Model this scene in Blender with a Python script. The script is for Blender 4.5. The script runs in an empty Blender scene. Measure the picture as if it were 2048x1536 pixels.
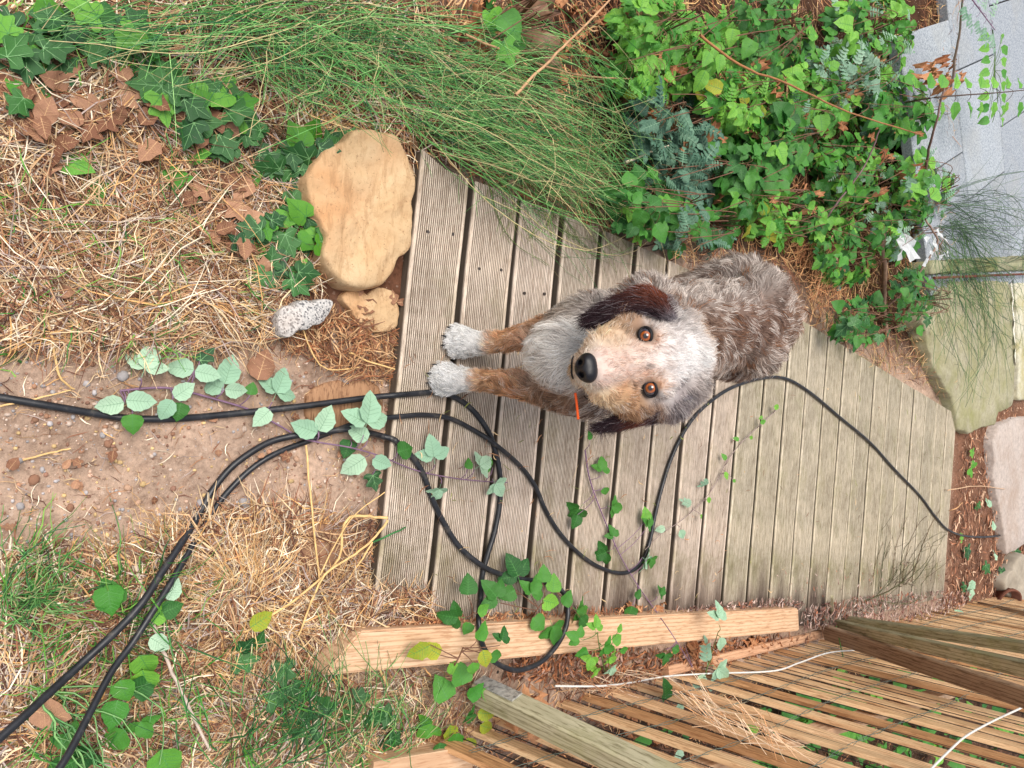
import bpy, bmesh, math, random
import numpy as np
from mathutils import Vector, Matrix, Euler
RNG = np.random.default_rng(7); random.seed(7)
SC = bpy.context.scene
COL = SC.collection
# ------------------------------------------------------------------ camera, sky, sun, exposure
TILT, ROLL, YAW, CAMH, BY0, FPX = 0.843936554, 0.0477622786, -0.0664485897, 1.29661279, 0.832140984, 1480.0
FW = np.array([0, math.cos(TILT), -math.sin(TILT)])
_r0 = np.array([1., 0, 0]); _u0 = np.cross(_r0, FW)
RT = math.cos(ROLL)*_r0 + math.sin(ROLL)*_u0          # to the upright viewer's right
UP = -math.sin(ROLL)*_r0 + math.cos(ROLL)*_u0         # away / up; the phone lay on its side
EYE = np.array([0, 0, CAMH])
cd = bpy.data.cameras.new('camera'); cd.sensor_fit = 'HORIZONTAL'; cd.sensor_width = 36
cd.lens = FPX/2048*36; cd.clip_start = .02; cd.clip_end = 500
cam = bpy.data.objects.new('camera', cd); COL.objects.link(cam)
M = Matrix.Identity(4)
for i in range(3):
    M[i][0] = UP[i]; M[i][1] = -RT[i]; M[i][2] = -FW[i]; M[i][3] = EYE[i]
cam.matrix_world = M
SC.camera = cam
SUN_EL, SUN_AZ = math.radians(66), math.radians(235)   # azimuth measured from +Y clockwise
w = bpy.data.worlds.new('World'); SC.world = w; w.use_nodes = True
nt = w.node_tree; bg = nt.nodes['Background']
sky = nt.nodes.new('ShaderNodeTexSky'); sky.sky_type = 'NISHITA'; sky.sun_disc = False
sky.sun_elevation = SUN_EL; sky.sun_rotation = SUN_AZ; sky.air_density = 1.0; sky.dust_density = 3.0; sky.ozone_density = .6
hs = nt.nodes.new('ShaderNodeHueSaturation'); hs.inputs['Saturation'].default_value = .35   # thin even cloud
nt.links.new(sky.outputs[0], hs.inputs['Color']); nt.links.new(hs.outputs[0], bg.inputs[0]); bg.inputs[1].default_value = 0.105
sl = bpy.data.lights.new('sun', 'SUN'); sl.energy = 1.8; sl.angle = math.radians(42); sl.color = (1, .93, .84)
so = bpy.data.objects.new('sun', sl); COL.objects.link(so)
sd = Vector((math.sin(SUN_AZ)*math.cos(SUN_EL), math.cos(SUN_AZ)*math.cos(SUN_EL), math.sin(SUN_EL)))
so.rotation_euler = sd.to_track_quat('Z', 'Y').to_euler()
SC.view_settings.view_transform = 'Standard'; SC.view_settings.look = 'None'
SC.view_settings.exposure = 0.72; SC.view_settings.gamma = 1
try: SC.view_settings.use_curve_mapping = False
except Exception: pass
SC.render.engine = 'CYCLES'
SC.cycles.max_bounces = 5; SC.cycles.diffuse_bounces = 3

# ------------------------------------------------------------------ helpers
def L(r, g, b):
    f = lambda c: ((c/255+.055)/1.055)**2.4 if c/255 > .04045 else c/255/12.92
    return np.array([f(r), f(g), f(b)])
def ray(px, py): return FW + (py-768)/FPX*RT + (px-1024)/FPX*UP
def W(px, py, d): return EYE + d*ray(px, py)
def G(px, py, z=0.):
    d = ray(px, py); return EYE + (z-CAMH)/d[2]*d
def PRJ(P):
    d = np.asarray(P)-EYE; c = d@FW
    return 1024+FPX*(d@UP)/c, 768+FPX*(d@RT)/c
def sstep(a, b, x):
    t = np.clip((x-a)/(b-a), 0, 1); return t*t*(3-2*t)
_tab = RNG.random((64, 64))
def vnoise(x, y):
    xi = np.floor(x).astype(int); yi = np.floor(y).astype(int); fx = x-xi; fy = y-yi
    fx = fx*fx*(3-2*fx); fy = fy*fy*(3-2*fy)
    g = lambda a, b: _tab[a & 63, b & 63]
    return (g(xi, yi)*(1-fx)+g(xi+1, yi)*fx)*(1-fy)+(g(xi, yi+1)*(1-fx)+g(xi+1, yi+1)*fx)*fy
def fbm(x, y, o=4):
    s = 0; a = .5
    for i in range(o): s = s+a*(vnoise(x*2**i+i*7.3, y*2**i+i*3.1)-.5); a *= .5
    return s
LEFT_E = np.array([(-.50, .80), (-.455, .90), (-.435, 1.15), (-.41, 1.45), (-.365, 1.80), (-.27, 2.55), (-.16, 3.10), (.04, 4.12), (.07, 4.5)])
def left_x(y): return np.interp(y, LEFT_E[:, 1], LEFT_E[:, 0])
def HZ(x, y):
    x = np.asarray(x, float); y = np.asarray(y, float)
    z = np.full(np.broadcast(x, y).shape, -.034)
    lf = sstep(.02, .35, left_x(y)-x)*sstep(.95, 1.5, y)*(1-sstep(3.4, 3.8, y))
    z = z-.10*lf
    z = z-.22*sstep(.0, .35, x-(.80+.085*(y-1.1)))*sstep(.9, 1.5, y)
    under = (x > left_x(y)+.03) & (y > .90) & (y < 4.2) & (x < .62+.1*(y-.9))
    z = z-np.where(under, .13, 0.)
    dry = sstep(.1, .5, -x)*(1-sstep(.9, 1.2, y))
    n = fbm(x*5, y*5, 5)*(.045+.03*dry)+fbm(x*40+3, y*40, 2)*.007
    far = sstep(6, 9, np.abs(y-2.5)+np.abs(x)*.7)
    return z+n*(1-.6*sstep(3.8, 4.2, y))*(1-far)
def GT(px, py, dz=0.):
    z = -.05
    for _ in range(5):
        p = G(px, py, z); z = float(HZ(p[0], p[1]))
    p = G(px, py, z+dz); return p
def GTv(px, py, dz=0.):
    px = np.asarray(px, float); py = np.asarray(py, float)
    d = FW[None]+((py-768)/FPX)[:, None]*RT+((px-1024)/FPX)[:, None]*UP
    z = np.full(len(px), -.05)
    for _ in range(5):
        p = EYE+((z-CAMH)/d[:, 2])[:, None]*d; z = HZ(p[:, 0], p[:, 1])
    zz = z+dz
    return EYE+((zz-CAMH)/d[:, 2])[:, None]*d
def surf(x, y):   # top of whatever lies there: deck or ground
    y = np.asarray(y, float); x = np.asarray(x, float)
    deck = (x > left_x(y)) & (y > .822) & (y < 4.2) & (x < .54+.11*(y-.9))
    bx = .535+.128*(y-.8); beam = (x > bx) & (x < bx+.088) & (y > .74) & (y < 2.62)
    return np.where(beam, .043, np.where(deck, 0., HZ(x, y)))
def on(px, py, dz=0.):
    p = G(px, py, 0.)
    if float(surf(p[0], p[1])) == 0.: return G(px, py, dz)
    p = G(px, py, .043)
    if float(surf(p[0], p[1])) == .043: return G(px, py, .043+dz)
    return GT(px, py, dz)

def mk(name, V, F, mat=None, parent=None, col=None, smooth=True, mats=None, midx=None):
    V = np.asarray(V, np.float32).reshape(-1, 3)
    me = bpy.data.meshes.new(name)
    if isinstance(F, np.ndarray):
        n, k = F.shape
        me.vertices.add(len(V)); me.vertices.foreach_set('co', V.ravel())
        me.loops.add(n*k); me.loops.foreach_set('vertex_index', F.astype(np.int32).ravel())
        me.polygons.add(n); me.polygons.foreach_set('loop_start', np.arange(0, n*k, k, dtype=np.int32))
        me.polygons.foreach_set('loop_total', np.full(n, k, dtype=np.int32))
    else:
        me.from_pydata([tuple(v) for v in V.tolist()], [], [tuple(f) for f in F])
    if col is not None:
        a = me.attributes.new('Col', 'FLOAT_COLOR', 'POINT')
        c = np.ones((len(V), 4), np.float32); c[:, :3] = col; a.data.foreach_set('color', c.ravel())
    if mats:
        for m in mats: me.materials.append(m)
    elif mat: me.materials.append(mat)
    me.update(calc_edges=True); me.validate()
    if midx is not None: me.polygons.foreach_set('material_index', np.asarray(midx, np.int32))
    me.polygons.foreach_set('use_smooth', np.full(len(me.polygons), smooth))
    return me
def link(me, name, parent=None, loc=None):
    o = bpy.data.objects.new(name, me); COL.objects.link(o)
    if loc is not None: o.location = loc
    if parent is not None:
        o.parent = parent
        if loc is None: o.location = -Vector(parent_loc(parent))
    return o
def parent_loc(o):
    l = Vector(o.location)
    return l if o.parent is None else l+parent_loc(o.parent)
def tag(o, label=None, cat=None, group=None, kind=None):
    if label: o['label'] = label
    if cat: o['category'] = cat
    if group: o['group'] = group
    if kind: o['kind'] = kind
    return o
def empty(name, loc, label, cat, group=None):
    o = bpy.data.objects.new(name, None); COL.objects.link(o); o.location = Vector([float(v) for v in loc])
    o.empty_display_size = .05
    return tag(o, label, cat, group)
def unit(v): v = np.asarray(v, float); return v/np.maximum(np.linalg.norm(v, axis=-1, keepdims=True), 1e-9)

# ------------------------------------------------------------------ materials
def newmat(name, rough=.7, spec=.3):
    m = bpy.data.materials.new(name); m.use_nodes = True
    b = m.node_tree.nodes['Principled BSDF']; b.inputs['Roughness'].default_value = rough
    b.inputs['Specular IOR Level'].default_value = spec
    return m, m.node_tree, b
def N(t, typ, **kw):
    n = t.nodes.new(typ)
    for k, v in kw.items():
        if k.startswith('_'): setattr(n, k[1:], v)
        else: n.inputs[k.replace('__', ' ')].default_value = v
    return n
def ramp(t, fac, stops, interp='LINEAR'):
    r = t.nodes.new('ShaderNodeValToRGB'); r.color_ramp.interpolation = interp
    e = r.color_ramp.elements
    while len(e) < len(stops): e.new(.5)
    for i, (p, c) in enumerate(stops):
        e[i].position = p; e[i].color = (*[float(x) for x in c], 1)
    t.links.new(fac, r.inputs[0]); return r.outputs[0]
def coords(t, scale=(1, 1, 1), kind='Object'):
    c = t.nodes.new('ShaderNodeTexCoord'); m = t.nodes.new('ShaderNodeMapping'); m.inputs['Scale'].default_value = scale
    t.links.new(c.outputs[kind], m.inputs[0]); return m.outputs[0]
def noise(t, vec, scale, detail=5, rough=.6):
    n = N(t, 'ShaderNodeTexNoise', Scale=scale, Detail=detail, Roughness=rough)
    t.links.new(vec, n.inputs['Vector']); return n.outputs[0]
def mix(t, f, a, b, mode='MIX'):
    m = t.nodes.new('ShaderNodeMix'); m.data_type = 'RGBA'; m.blend_type = mode
    for s, v in ((0, f), (6, a), (7, b)):
        if hasattr(v, 'links') or hasattr(v, 'is_output'): t.links.new(v, m.inputs[s])
        elif s == 0: m.inputs[0].default_value = v
        else: m.inputs[s].default_value = (*[float(x) for x in v], 1)
    return m.outputs[2]
def bump(t, b, h, strength=.5, dist=.01):
    n = N(t, 'ShaderNodeBump', Strength=strength, Distance=dist)
    t.links.new(h, n.inputs['Height']); t.links.new(n.outputs[0], b.inputs['Normal'])
def mat_attr(name, rough=.75, spec=.2, var=.35, transl=0.):
    m, t, b = newmat(name, rough, spec)
    a = t.nodes.new('ShaderNodeAttribute'); a.attribute_name = 'Col'
    nz = noise(t, coords(t), 60, 3)
    r = ramp(t, nz, [(.25, (1-var,)*3), (.75, (1+var,)*3)])
    c = mix(t, 1., a.outputs[0], r, 'MULTIPLY'); t.links.new(c, b.inputs['Base Color'])
    if transl:
        tr = t.nodes.new('ShaderNodeBsdfTranslucent'); t.links.new(c, tr.inputs[0])
        ms = t.nodes.new('ShaderNodeMixShader'); ms.inputs[0].default_value = transl
        t.links.new(b.outputs[0], ms.inputs[1]); t.links.new(tr.outputs[0], ms.inputs[2])
        t.links.new(ms.outputs[0], t.nodes['Material Output'].inputs[0])
    return m
def mat_leaf(name, c1, c2, rough=.42, spec=.4, hv=.03, vv=.35, spot=None, transl=.18):
    m, t, b = newmat(name, rough, spec)
    oi = t.nodes.new('ShaderNodeObjectInfo')
    base = ramp(t, oi.outputs['Random'], [(0, c1), (1, c2)])
    nz = noise(t, coords(t), 90, 4)
    sh = ramp(t, nz, [(.3, (1-vv,)*3), (.72, (1+vv,)*3)])
    c = mix(t, 1., base, sh, 'MULTIPLY')
    if spot is not None:
        n2 = noise(t, coords(t), 22, 2)
        f = ramp(t, n2, [(.60, (0, 0, 0)), (.70, (1, 1, 1))]); c = mix(t, f, c, spot)
    t.links.new(c, b.inputs['Base Color'])
    bump(t, b, noise(t, coords(t), 150, 3), .35, .002)
    tr = t.nodes.new('ShaderNodeBsdfTranslucent'); t.links.new(c, tr.inputs[0])
    ms = t.nodes.new('ShaderNodeMixShader'); ms.inputs[0].default_value = transl
    t.links.new(b.outputs[0], ms.inputs[1]); t.links.new(tr.outputs[0], ms.inputs[2])
    t.links.new(ms.outputs[0], t.nodes['Material Output'].inputs[0])
    return m
def mat_flat(name, c, rough=.6, spec=.3, sc=40, var=.25, bs=.4, bd=.003, kind='Object'):
    m, t, b = newmat(name, rough, spec)
    v = coords(t, kind=kind)
    nz = noise(t, v, sc, 6)
    t.links.new(ramp(t, nz, [(.28, np.array(c)*(1-var)), (.72, np.array(c)*(1+var))]), b.inputs['Base Color'])
    bump(t, b, noise(t, v, sc*3, 4), bs, bd)
    return m
def mat_wood(name, c1, c2, cd_, stretch=14, sc=18, moss=None, rings=True, rough=.75, stain=None, bs=.5, blotch=False):
    # grain runs along the local X axis
    m, t, b = newmat(name, rough, .2)
    oi = t.nodes.new('ShaderNodeObjectInfo')
    cc = t.nodes.new('ShaderNodeTexCoord')
    add = t.nodes.new('ShaderNodeVectorMath'); add.operation = 'ADD'
    sc_ = t.nodes.new('ShaderNodeVectorMath'); sc_.operation = 'SCALE'; sc_.inputs['Scale'].default_value = 1
    cmb = t.nodes.new('ShaderNodeCombineXYZ')
    ml = t.nodes.new('ShaderNodeMath'); ml.operation = 'MULTIPLY'; ml.inputs[1].default_value = 37.
    t.links.new(oi.outputs['Random'], ml.inputs[0]); t.links.new(ml.outputs[0], cmb.inputs[0]); t.links.new(ml.outputs[0], cmb.inputs[1])
    t.links.new(cc.outputs['Object'], add.inputs[0]); t.links.new(cmb.outputs[0], add.inputs[1])
    mp = t.nodes.new('ShaderNodeMapping'); mp.inputs['Scale'].default_value = (1, stretch, stretch); t.links.new(add.outputs[0], mp.inputs[0])
    n1 = noise(t, mp.outputs[0], sc*.5, 6, .65)
    n2 = noise(t, mp.outputs[0], sc*2.2, 4, .7)
    c = ramp(t, n1, [(.28, c1), (.5, (np.array(c1)+np.array(c2))/2), (.72, c2)])
    c = mix(t, ramp(t, n2, [(.36, (.85, .85, .85)), (.5, (0, 0, 0))]), c, cd_)
    tone = ramp(t, oi.outputs['Random'], [(0, (.86, .85, .83)), (.5, (1.03, 1, .96)), (1, (1.12, 1.1, 1.1))])
    c = mix(t, 1., c, tone, 'MULTIPLY')
    if rings:
        wv = N(t, 'ShaderNodeTexWave', Scale=9., Distortion=3.5, Detail=3.); wv.bands_direction = 'Y'
        m2 = t.nodes.new('ShaderNodeMapping'); m2.inputs['Scale'].default_value = (.25, 3.2, 3.2); t.links.new(add.outputs[0], m2.inputs[0])
        t.links.new(m2.outputs[0], wv.inputs['Vector'])
        c = mix(t, ramp(t, wv.outputs['Fac'], [(.0, (.55, .55, .55)), (.35, (0, 0, 0))]), c, cd_)
    if blotch:
        c = mix(t, 1., c, ramp(t, noise(t, cc.outputs['Object'], 7, 6, .7), [(.3, (.66, .64, .62)), (.5, (1, 1, 1)), (.7, (1.18, 1.17, 1.16))]), 'MULTIPLY')
    if moss is not None:
        nm = noise(t, cc.outputs['Object'], 4.5, 5, .7)
        c = mix(t, ramp(t, nm, [(.52, (0, 0, 0)), (.75, (.6, .6, .6))]), c, moss)
    if stain is not None:
        a = t.nodes.new('ShaderNodeAttribute'); a.attribute_name = 'stain'
        c = mix(t, a.outputs['Fac'], c, stain)
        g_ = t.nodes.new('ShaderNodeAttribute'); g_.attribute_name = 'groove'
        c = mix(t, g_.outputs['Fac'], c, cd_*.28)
    t.links.new(c, b.inputs['Base Color'])
    bump(t, b, n2, bs, .002)
    return m

MT = {}
MT['straw'] = mat_attr('dry_stalks', .7, .25, .3)
MT['fur'] = mat_attr('fur_hair', .55, .3, .1, .35)
MT['skin'] = mat_attr('under_fur', .9, .1, .25)
MT['stem'] = mat_attr('plant_stems', .55, .35, .3)
MT['green'] = mat_attr('green_blades', .5, .35, .3, .15)
MT['ivy'] = mat_leaf('ivy_leaf_green', L(28, 80, 38), L(66, 124, 56), .35, .5)
MT['ivyl'] = mat_leaf('ivy_leaf_bright', L(70, 140, 30), L(120, 185, 70), .4, .4)
MT['vein'] = mat_flat('leaf_vein', L(120, 168, 110), .5, .3, 60, .1, .1)
MT['vein2'] = mat_flat('leaf_vein_soft', L(80, 140, 70), .5, .3, 60, .1, .1)
MT['vein3'] = mat_flat('leaf_vein_pale', L(125, 160, 130), .5, .3, 60, .1, .1)
MT['pale'] = mat_leaf('pale_leaf_underside', L(150, 190, 160), L(182, 212, 182), .7, .2, vv=.12, transl=.1)
MT['bram'] = mat_leaf('bramble_leaf_green', L(34, 92, 36), L(84, 150, 56), .45, .4)
MT['bright'] = mat_leaf('bright_leaf_green', L(62, 136, 44), L(132, 192, 70), .45, .4)
MT['blue'] = mat_leaf('blue_green_leaf', L(64, 104, 86), L(108, 148, 122), .5, .35, vv=.25)
MT['silver'] = mat_leaf('silver_green_leaf', L(120, 160, 135), L(165, 195, 170), .6, .3, vv=.2)
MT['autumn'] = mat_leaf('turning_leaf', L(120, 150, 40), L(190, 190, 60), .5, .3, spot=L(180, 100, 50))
MT['dead'] = mat_leaf('dead_leaf_brown', L(124, 84, 64), L(184, 140, 112), .7, .2, vv=.3, transl=.05)
MT['deadv'] = mat_flat('dead_leaf_vein', L(205, 165, 125), .7, .2, 60, .1, .1)
MT['rust_leaf'] = mat_leaf('dry_rust_leaf', L(156, 98, 66), L(200, 146, 106), .7, .2, vv=.3, transl=.1)

# ------------------------------------------------------------------ strands
def ribbons(P, Wd, col, S=None, taper=True):
    n, k, _ = P.shape
    T = np.gradient(P, axis=1)
    if S is None:
        r = unit(RNG.normal(size=(n, 1, 3))); S = unit(np.cross(T, r))
    else: S = unit(np.cross(T, S[:, None, :]))
    tp = np.ones(k) if not taper else np.linspace(1, .25, k)
    if taper == 'both': tp = np.sin(np.linspace(.35, math.pi-.2, k))
    w_ = (np.asarray(Wd).reshape(-1, 1)*tp[None])[..., None]/2
    V = np.stack([P-S*w_, P+S*w_], 2).reshape(-1, 3)
    b = (np.arange(n)*k*2)[:, None]+(np.arange(k-1)*2)[None]
    F = np.stack([b, b+1, b+3, b+2], -1).reshape(-1, 4)
    C = np.repeat(col, k*2, axis=0) if col.ndim == 2 else np.repeat(col.reshape(-1, 3), 2, axis=0)
    return V, F, C
def tubes(P, R, col, ns=3, caps=False, taper=.4):
    P = np.asarray(P, float); n, k, _ = P.shape
    T = unit(np.gradient(P, axis=1))
    r = np.zeros((n, 1, 3)); r[..., 2] = 1; r = r+.15*RNG.normal(size=(n, 1, 3))
    A = unit(np.cross(T, r)); B = np.cross(T, A)
    R = np.asarray(R, float)
    if R.ndim < 2: R = R.reshape(-1, 1)*np.linspace(1, taper, k)[None]
    an = np.arange(ns)*2*math.pi/ns
    V = P[:, :, None]+R[..., None, None]*(np.cos(an)[None, None, :, None]*A[:, :, None]+np.sin(an)[None, None, :, None]*B[:, :, None])
    V = V.reshape(-1, 3)
    b = (np.arange(n)*k*ns)[:, None, None]+(np.arange(k-1)*ns)[None, :, None]
    j = np.arange(ns)[None, None]; j2 = (j+1) % ns
    F = np.stack([b+j, b+j2, b+ns+j2, b+ns+j], -1).reshape(-1, 4)
    C = np.repeat(np.asarray(col).reshape(-1, 3), k*ns, axis=0)
    return V, F, C
def merge(parts):
    V = []; F = []; C = []; o = 0
    for v, f, c in parts: V.append(v); F.append(f+o); C.append(c); o += len(v)
    return np.concatenate(V), np.concatenate(F), np.concatenate(C)
def pick(cols, n, w=None, var=.18):
    cols = np.array(cols); i = RNG.choice(len(cols), n, p=None if w is None else np.array(w)/sum(w))
    return cols[i]*(1+var*RNG.normal(size=(n, 1))).clip(.45, 1.7)
def inpoly(px, py, poly):
    poly = np.array(poly, float); c = np.zeros(len(px), bool); j = len(poly)-1
    for i in range(len(poly)):
        xi, yi = poly[i]; xj, yj = poly[j]
        t = ((yi > py) != (yj > py)) & (px < (xj-xi)*(py-yi)/(yj-yi+1e-9)+xi); c ^= t; j = i
    return c
def sample(poly, n):
    poly = np.array(poly, float); a = poly.min(0); b = poly.max(0); X = []; Y = []
    while sum(map(len, X)) < n:
        x = RNG.uniform(a[0], b[0], n*2); y = RNG.uniform(a[1], b[1], n*2); m = inpoly(x, y, poly); X.append(x[m]); Y.append(y[m])
    return np.concatenate(X)[:n], np.concatenate(Y)[:n]
STRAW = [L(218, 190, 150), L(196, 160, 122), L(170, 126, 94), L(138, 92, 68), L(238, 222, 196), L(98, 64, 50), L(176, 158, 150), L(206, 160, 104)]
SW = [4, 4, 4, 4, 4, 4, 3, 2]
def litter(poly, n, length=(.03, .12), width=(.0012, .003), cols=STRAW, w=SW, dz=(0, .02), bend=.25, cl=.5, up=.12, k=5, surface=None, bias=None, bs=.5):
    """loose strands lying over one another on the ground"""
    px, py = sample(poly, n); P0 = GTv(px, py, 0.) if surface is None else np.array([G(a, b, surface) for a, b in zip(px, py)])
    z = RNG.uniform(*dz, n)
    th = RNG.uniform(0, 2*math.pi, n) if bias is None else bias+RNG.normal(0, bs, n)
    nc = max(6, n//60); ca = P0[RNG.integers(0, n, nc)][:, :2]; ct = RNG.uniform(0, 2*math.pi, nc)
    if cl > 0 and bias is None:
        near = np.argmin(((P0[:, None, :2]-ca[None])**2).sum(-1), 1) if n*nc < 4e6 else RNG.integers(0, nc, n)
        m = RNG.random(n) < cl; th[m] = ct[near[m]]+RNG.normal(0, .45, m.sum())
    ln = RNG.uniform(length[0], length[1], n)*RNG.uniform(.6, 1, n)
    d = np.stack([np.cos(th), np.sin(th), RNG.normal(0, up, n)], 1)
    side = np.stack([-np.sin(th), np.cos(th), RNG.normal(0, .3, n)], 1)*(RNG.normal(0, bend, n))[:, None]
    s = np.linspace(-.5, .5, k)
    P = P0[:, None]+ln[:, None, None]*(s[None, :, None]*d[:, None]+((s**2)*2)[None, :, None]*side[:, None])
    kink = RNG.normal(0, .04, (n, k, 3)); P = P+kink*ln[:, None, None]*.6
    if surface is None: g = HZ(P[..., 0], P[..., 1])
    else: g = surface
    P[..., 2] = np.maximum(P[..., 2]-P0[:, None, 2], -.02)+ (g if surface is not None else .5*g+.5*P0[:, None, 2])+z[:, None]+.003
    P[..., 2] = np.maximum(P[..., 2], (g if surface is None else surface)+.0015)
    return ribbons(P, RNG.uniform(width[0], width[1], n), pick(cols, n, w), S=np.tile([0, 0, 1.], (n, 1))+RNG.normal(0, .45, (n, 3)), taper='both')
def stuff(name, parts, mat, label, cat, kind='stuff'):
    V, F, C = merge(parts); o = link(mk(name, V, F, mat, col=C), name)
    return tag(o, label, cat, kind=kind)

# ------------------------------------------------------------------ ground
def build_ground():
    xs = np.concatenate([[-60, -30, -15, -8, -5], np.arange(-3.2, 3.2, .018), [3.6, 5, 8, 15, 30, 60]])
    ys = np.concatenate([[-40, -20, -8, -3, -1.2], np.arange(-.3, 6.6, .018), [7, 8, 10, 15, 30, 80]])
    X, Y = np.meshgrid(xs, ys); Z = HZ(X, Y)
    V = np.stack([X, Y, Z], -1).reshape(-1, 3); nx = len(xs); ny = len(ys)
    i = (np.arange(ny-1)*nx)[:, None]+np.arange(nx-1)[None]
    F = np.stack([i, i+1, i+nx+1, i+nx], -1).reshape(-1, 4)
    x = V[:, 0]; y = V[:, 1]
    veg = np.clip(sstep(.0, .3, left_x(y)-x)*sstep(.95, 1.3, y)+sstep(0, .2, x-(.80+.085*(y-1.1)))*sstep(.9, 1.3, y), 0, 1)
    dry = sstep(.02, .18, -x-.0)*(1-sstep(.85, 1.1, y))*(1-veg)
    orange = sstep(4.1, 4.3, y)*(1-sstep(.5, .8, np.abs(x-.55)))
    n = fbm(x*9, y*9, 4)[:, None]
    c = L(180, 154, 135)*(1+.8*n)
    c = c*(1-dry[:, None])+L(100, 68, 52)*(1+n)*dry[:, None]
    c = c*(1-veg[:, None])+L(76, 54, 42)*(1+n)*veg[:, None]
    c = c*(1-orange[:, None])+L(122, 88, 70)*(1+n)*orange[:, None]
    m, t, b = newmat('soil', .95, .1)
    a = t.nodes.new('ShaderNodeAttribute'); a.attribute_name = 'Col'
    v = coords(t)
    r1 = ramp(t, noise(t, v, 70, 8, .7), [(.3, (.55, .52, .5)), (.5, (1, 1, 1)), (.72, (1.35, 1.32, 1.3))])
    cc = mix(t, 1., a.outputs[0], r1, 'MULTIPLY')
    vo = N(t, 'ShaderNodeTexVoronoi', Scale=210.); t.links.new(v, vo.inputs['Vector'])
    cc = mix(t, ramp(t, vo.outputs['Color'], [(.86, (0, 0, 0)), (.93, (.6, .6, .6))]), cc, L(214, 190, 172))
    cc = mix(t, ramp(t, noise(t, v, 14, 4), [(.55, (0, 0, 0)), (.68, (.4, .4, .4))]), cc, L(142, 108, 86))
    t.links.new(cc, b.inputs['Base Color']); bump(t, b, noise(t, v, 120, 8, .75), .8, .006)
    tag(link(mk('ground', V, F, m, col=c), 'ground'), kind='structure')
build_ground()

# gravel and pebbles
def where(x, y, poly):
    q = np.array(poly, float); a = q.min(0); b = q.max(0); u = (x-a[0])/(b[0]-a[0]); v = (y-a[1])/(b[1]-a[1])
    s = ('top' if v < .33 else 'bottom' if v > .67 else ''); h = ('left' if u < .33 else 'right' if u > .67 else '')
    return 'in the middle' if not s and not h else ('at the '+s+' '+h).replace('  ', ' ').strip()
def rock_mesh(name, mat, seed, sub=2, flat=.6, rough=.18):
    bm = bmesh.new(); bmesh.ops.create_icosphere(bm, subdivisions=sub, radius=1)
    r = random.Random(seed); sx, sy = r.uniform(.8, 1.2), r.uniform(.65, 1.)
    of = [r.uniform(0, 50) for _ in range(3)]
    from mathutils import noise as mn
    for v in bm.verts:
        n = mn.noise(v.co*1.3+Vector(of))+.4*mn.noise(v.co*3+Vector(of))
        v.co = v.co*(1+rough*n*1.6); v.co.x *= sx; v.co.y *= sy; v.co.z *= flat
    me = bpy.data.meshes.new(name); bm.to_mesh(me); bm.free(); me.materials.append(mat)
    me.polygons.foreach_set('use_smooth', [True]*len(me.polygons)); return me
PATH = [(0, 690), (180, 720), (430, 700), (560, 690), (700, 640), (800, 680), (790, 860), (770, 1000), (740, 1180), (640, 1200), (480, 1020), (330, 1080), (160, 1120), (0, 1120)]
def build_gravel():
    bm = bmesh.new(); bmesh.ops.create_icosphere(bm, subdivisions=1, radius=1)
    v0 = np.array([v.co[:] for v in bm.verts]); f0 = np.array([[v.index for v in f.verts] for f in bm.faces]); bm.free()
    n = 2600; px, py = sample(PATH, n); P = GTv(px, py)
    ex = 900; px, py = sample([(0, 1000), (600, 1000), (900, 1536), (0, 1536)], ex); P = np.concatenate([P, GTv(px, py)]); n += ex
    s = RNG.gamma(2.2, .0009, n).clip(.0008, .006)
    V = v0[None]*(s[:, None, None])*RNG.uniform(.6, 1.15, (n, 1, 3))*RNG.uniform(.85, 1.15, (n, len(v0), 1))+P[:, None]
    F = f0[None]+(np.arange(n)*len(v0))[:, None, None]
    C = np.repeat(pick([L(190, 160, 140), L(165, 125, 100), L(205, 185, 170), L(140, 105, 88), L(170, 165, 165), L(210, 180, 130)], n), len(v0), axis=0)
    tag(link(mk('gravel', V.reshape(-1, 3), F.reshape(-1, 3), MT['straw'], col=C, smooth=True), 'gravel'), 'fine pale gravel and crumbs scattered over the bare brown soil', 'gravel', kind='stuff')
    mats = [mat_flat('pebble_grey', L(165, 160, 160), .8, .2, 30), mat_flat('pebble_tan', L(190, 155, 130), .8, .2, 30), mat_flat('pebble_brown', L(150, 112, 90), .8, .2, 30)]
    meshes = [rock_mesh('pebble', mats[i % 3], i) for i in range(6)]
    pts = [(215, 690, 9), (210, 716, 10), (165, 725, 7), (245, 752, 11), (230, 690, 6), (185, 728, 5), (490, 1005, 12), (255, 975, 7), (215, 888, 6), (510, 1075, 11), (592, 918, 8), (68, 960, 9), (40, 1012, 6), (275, 1005, 6), (140, 1015, 6), (110, 1340, 9), (85, 1286, 14), (34, 1316, 8), (500, 1330, 10), (275, 1115, 8), (135, 1172, 9), (590, 1320, 14), (610, 955, 6), (345, 868, 4), (205, 870, 5), (180, 830, 5), (515, 1005, 7), (400, 1006, 9), (445, 640, 9), (310, 630, 8), (690, 765, 7), (40, 800, 6), (120, 1080, 7), (700, 700, 5), (575, 1110, 7)]
    for i, (x, y, s_) in enumerate(pts):
        p = GT(x, y); o = link(meshes[i % 6], 'pebble', loc=p+np.array([0, 0, .002])); s_ *= .00095
        o.scale = (s_, s_, s_); o.rotation_euler = (0, 0, RNG.uniform(0, 6)); tag(o, ('tiny' if s_ < .0065 else 'rounded' if s_ < .0095 else 'larger')+' pebble in the brown soil, '+where(x, y, [(0, 600), (760, 1340)]), 'pebble', 'pebbles on the bare soil')
build_gravel()

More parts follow.
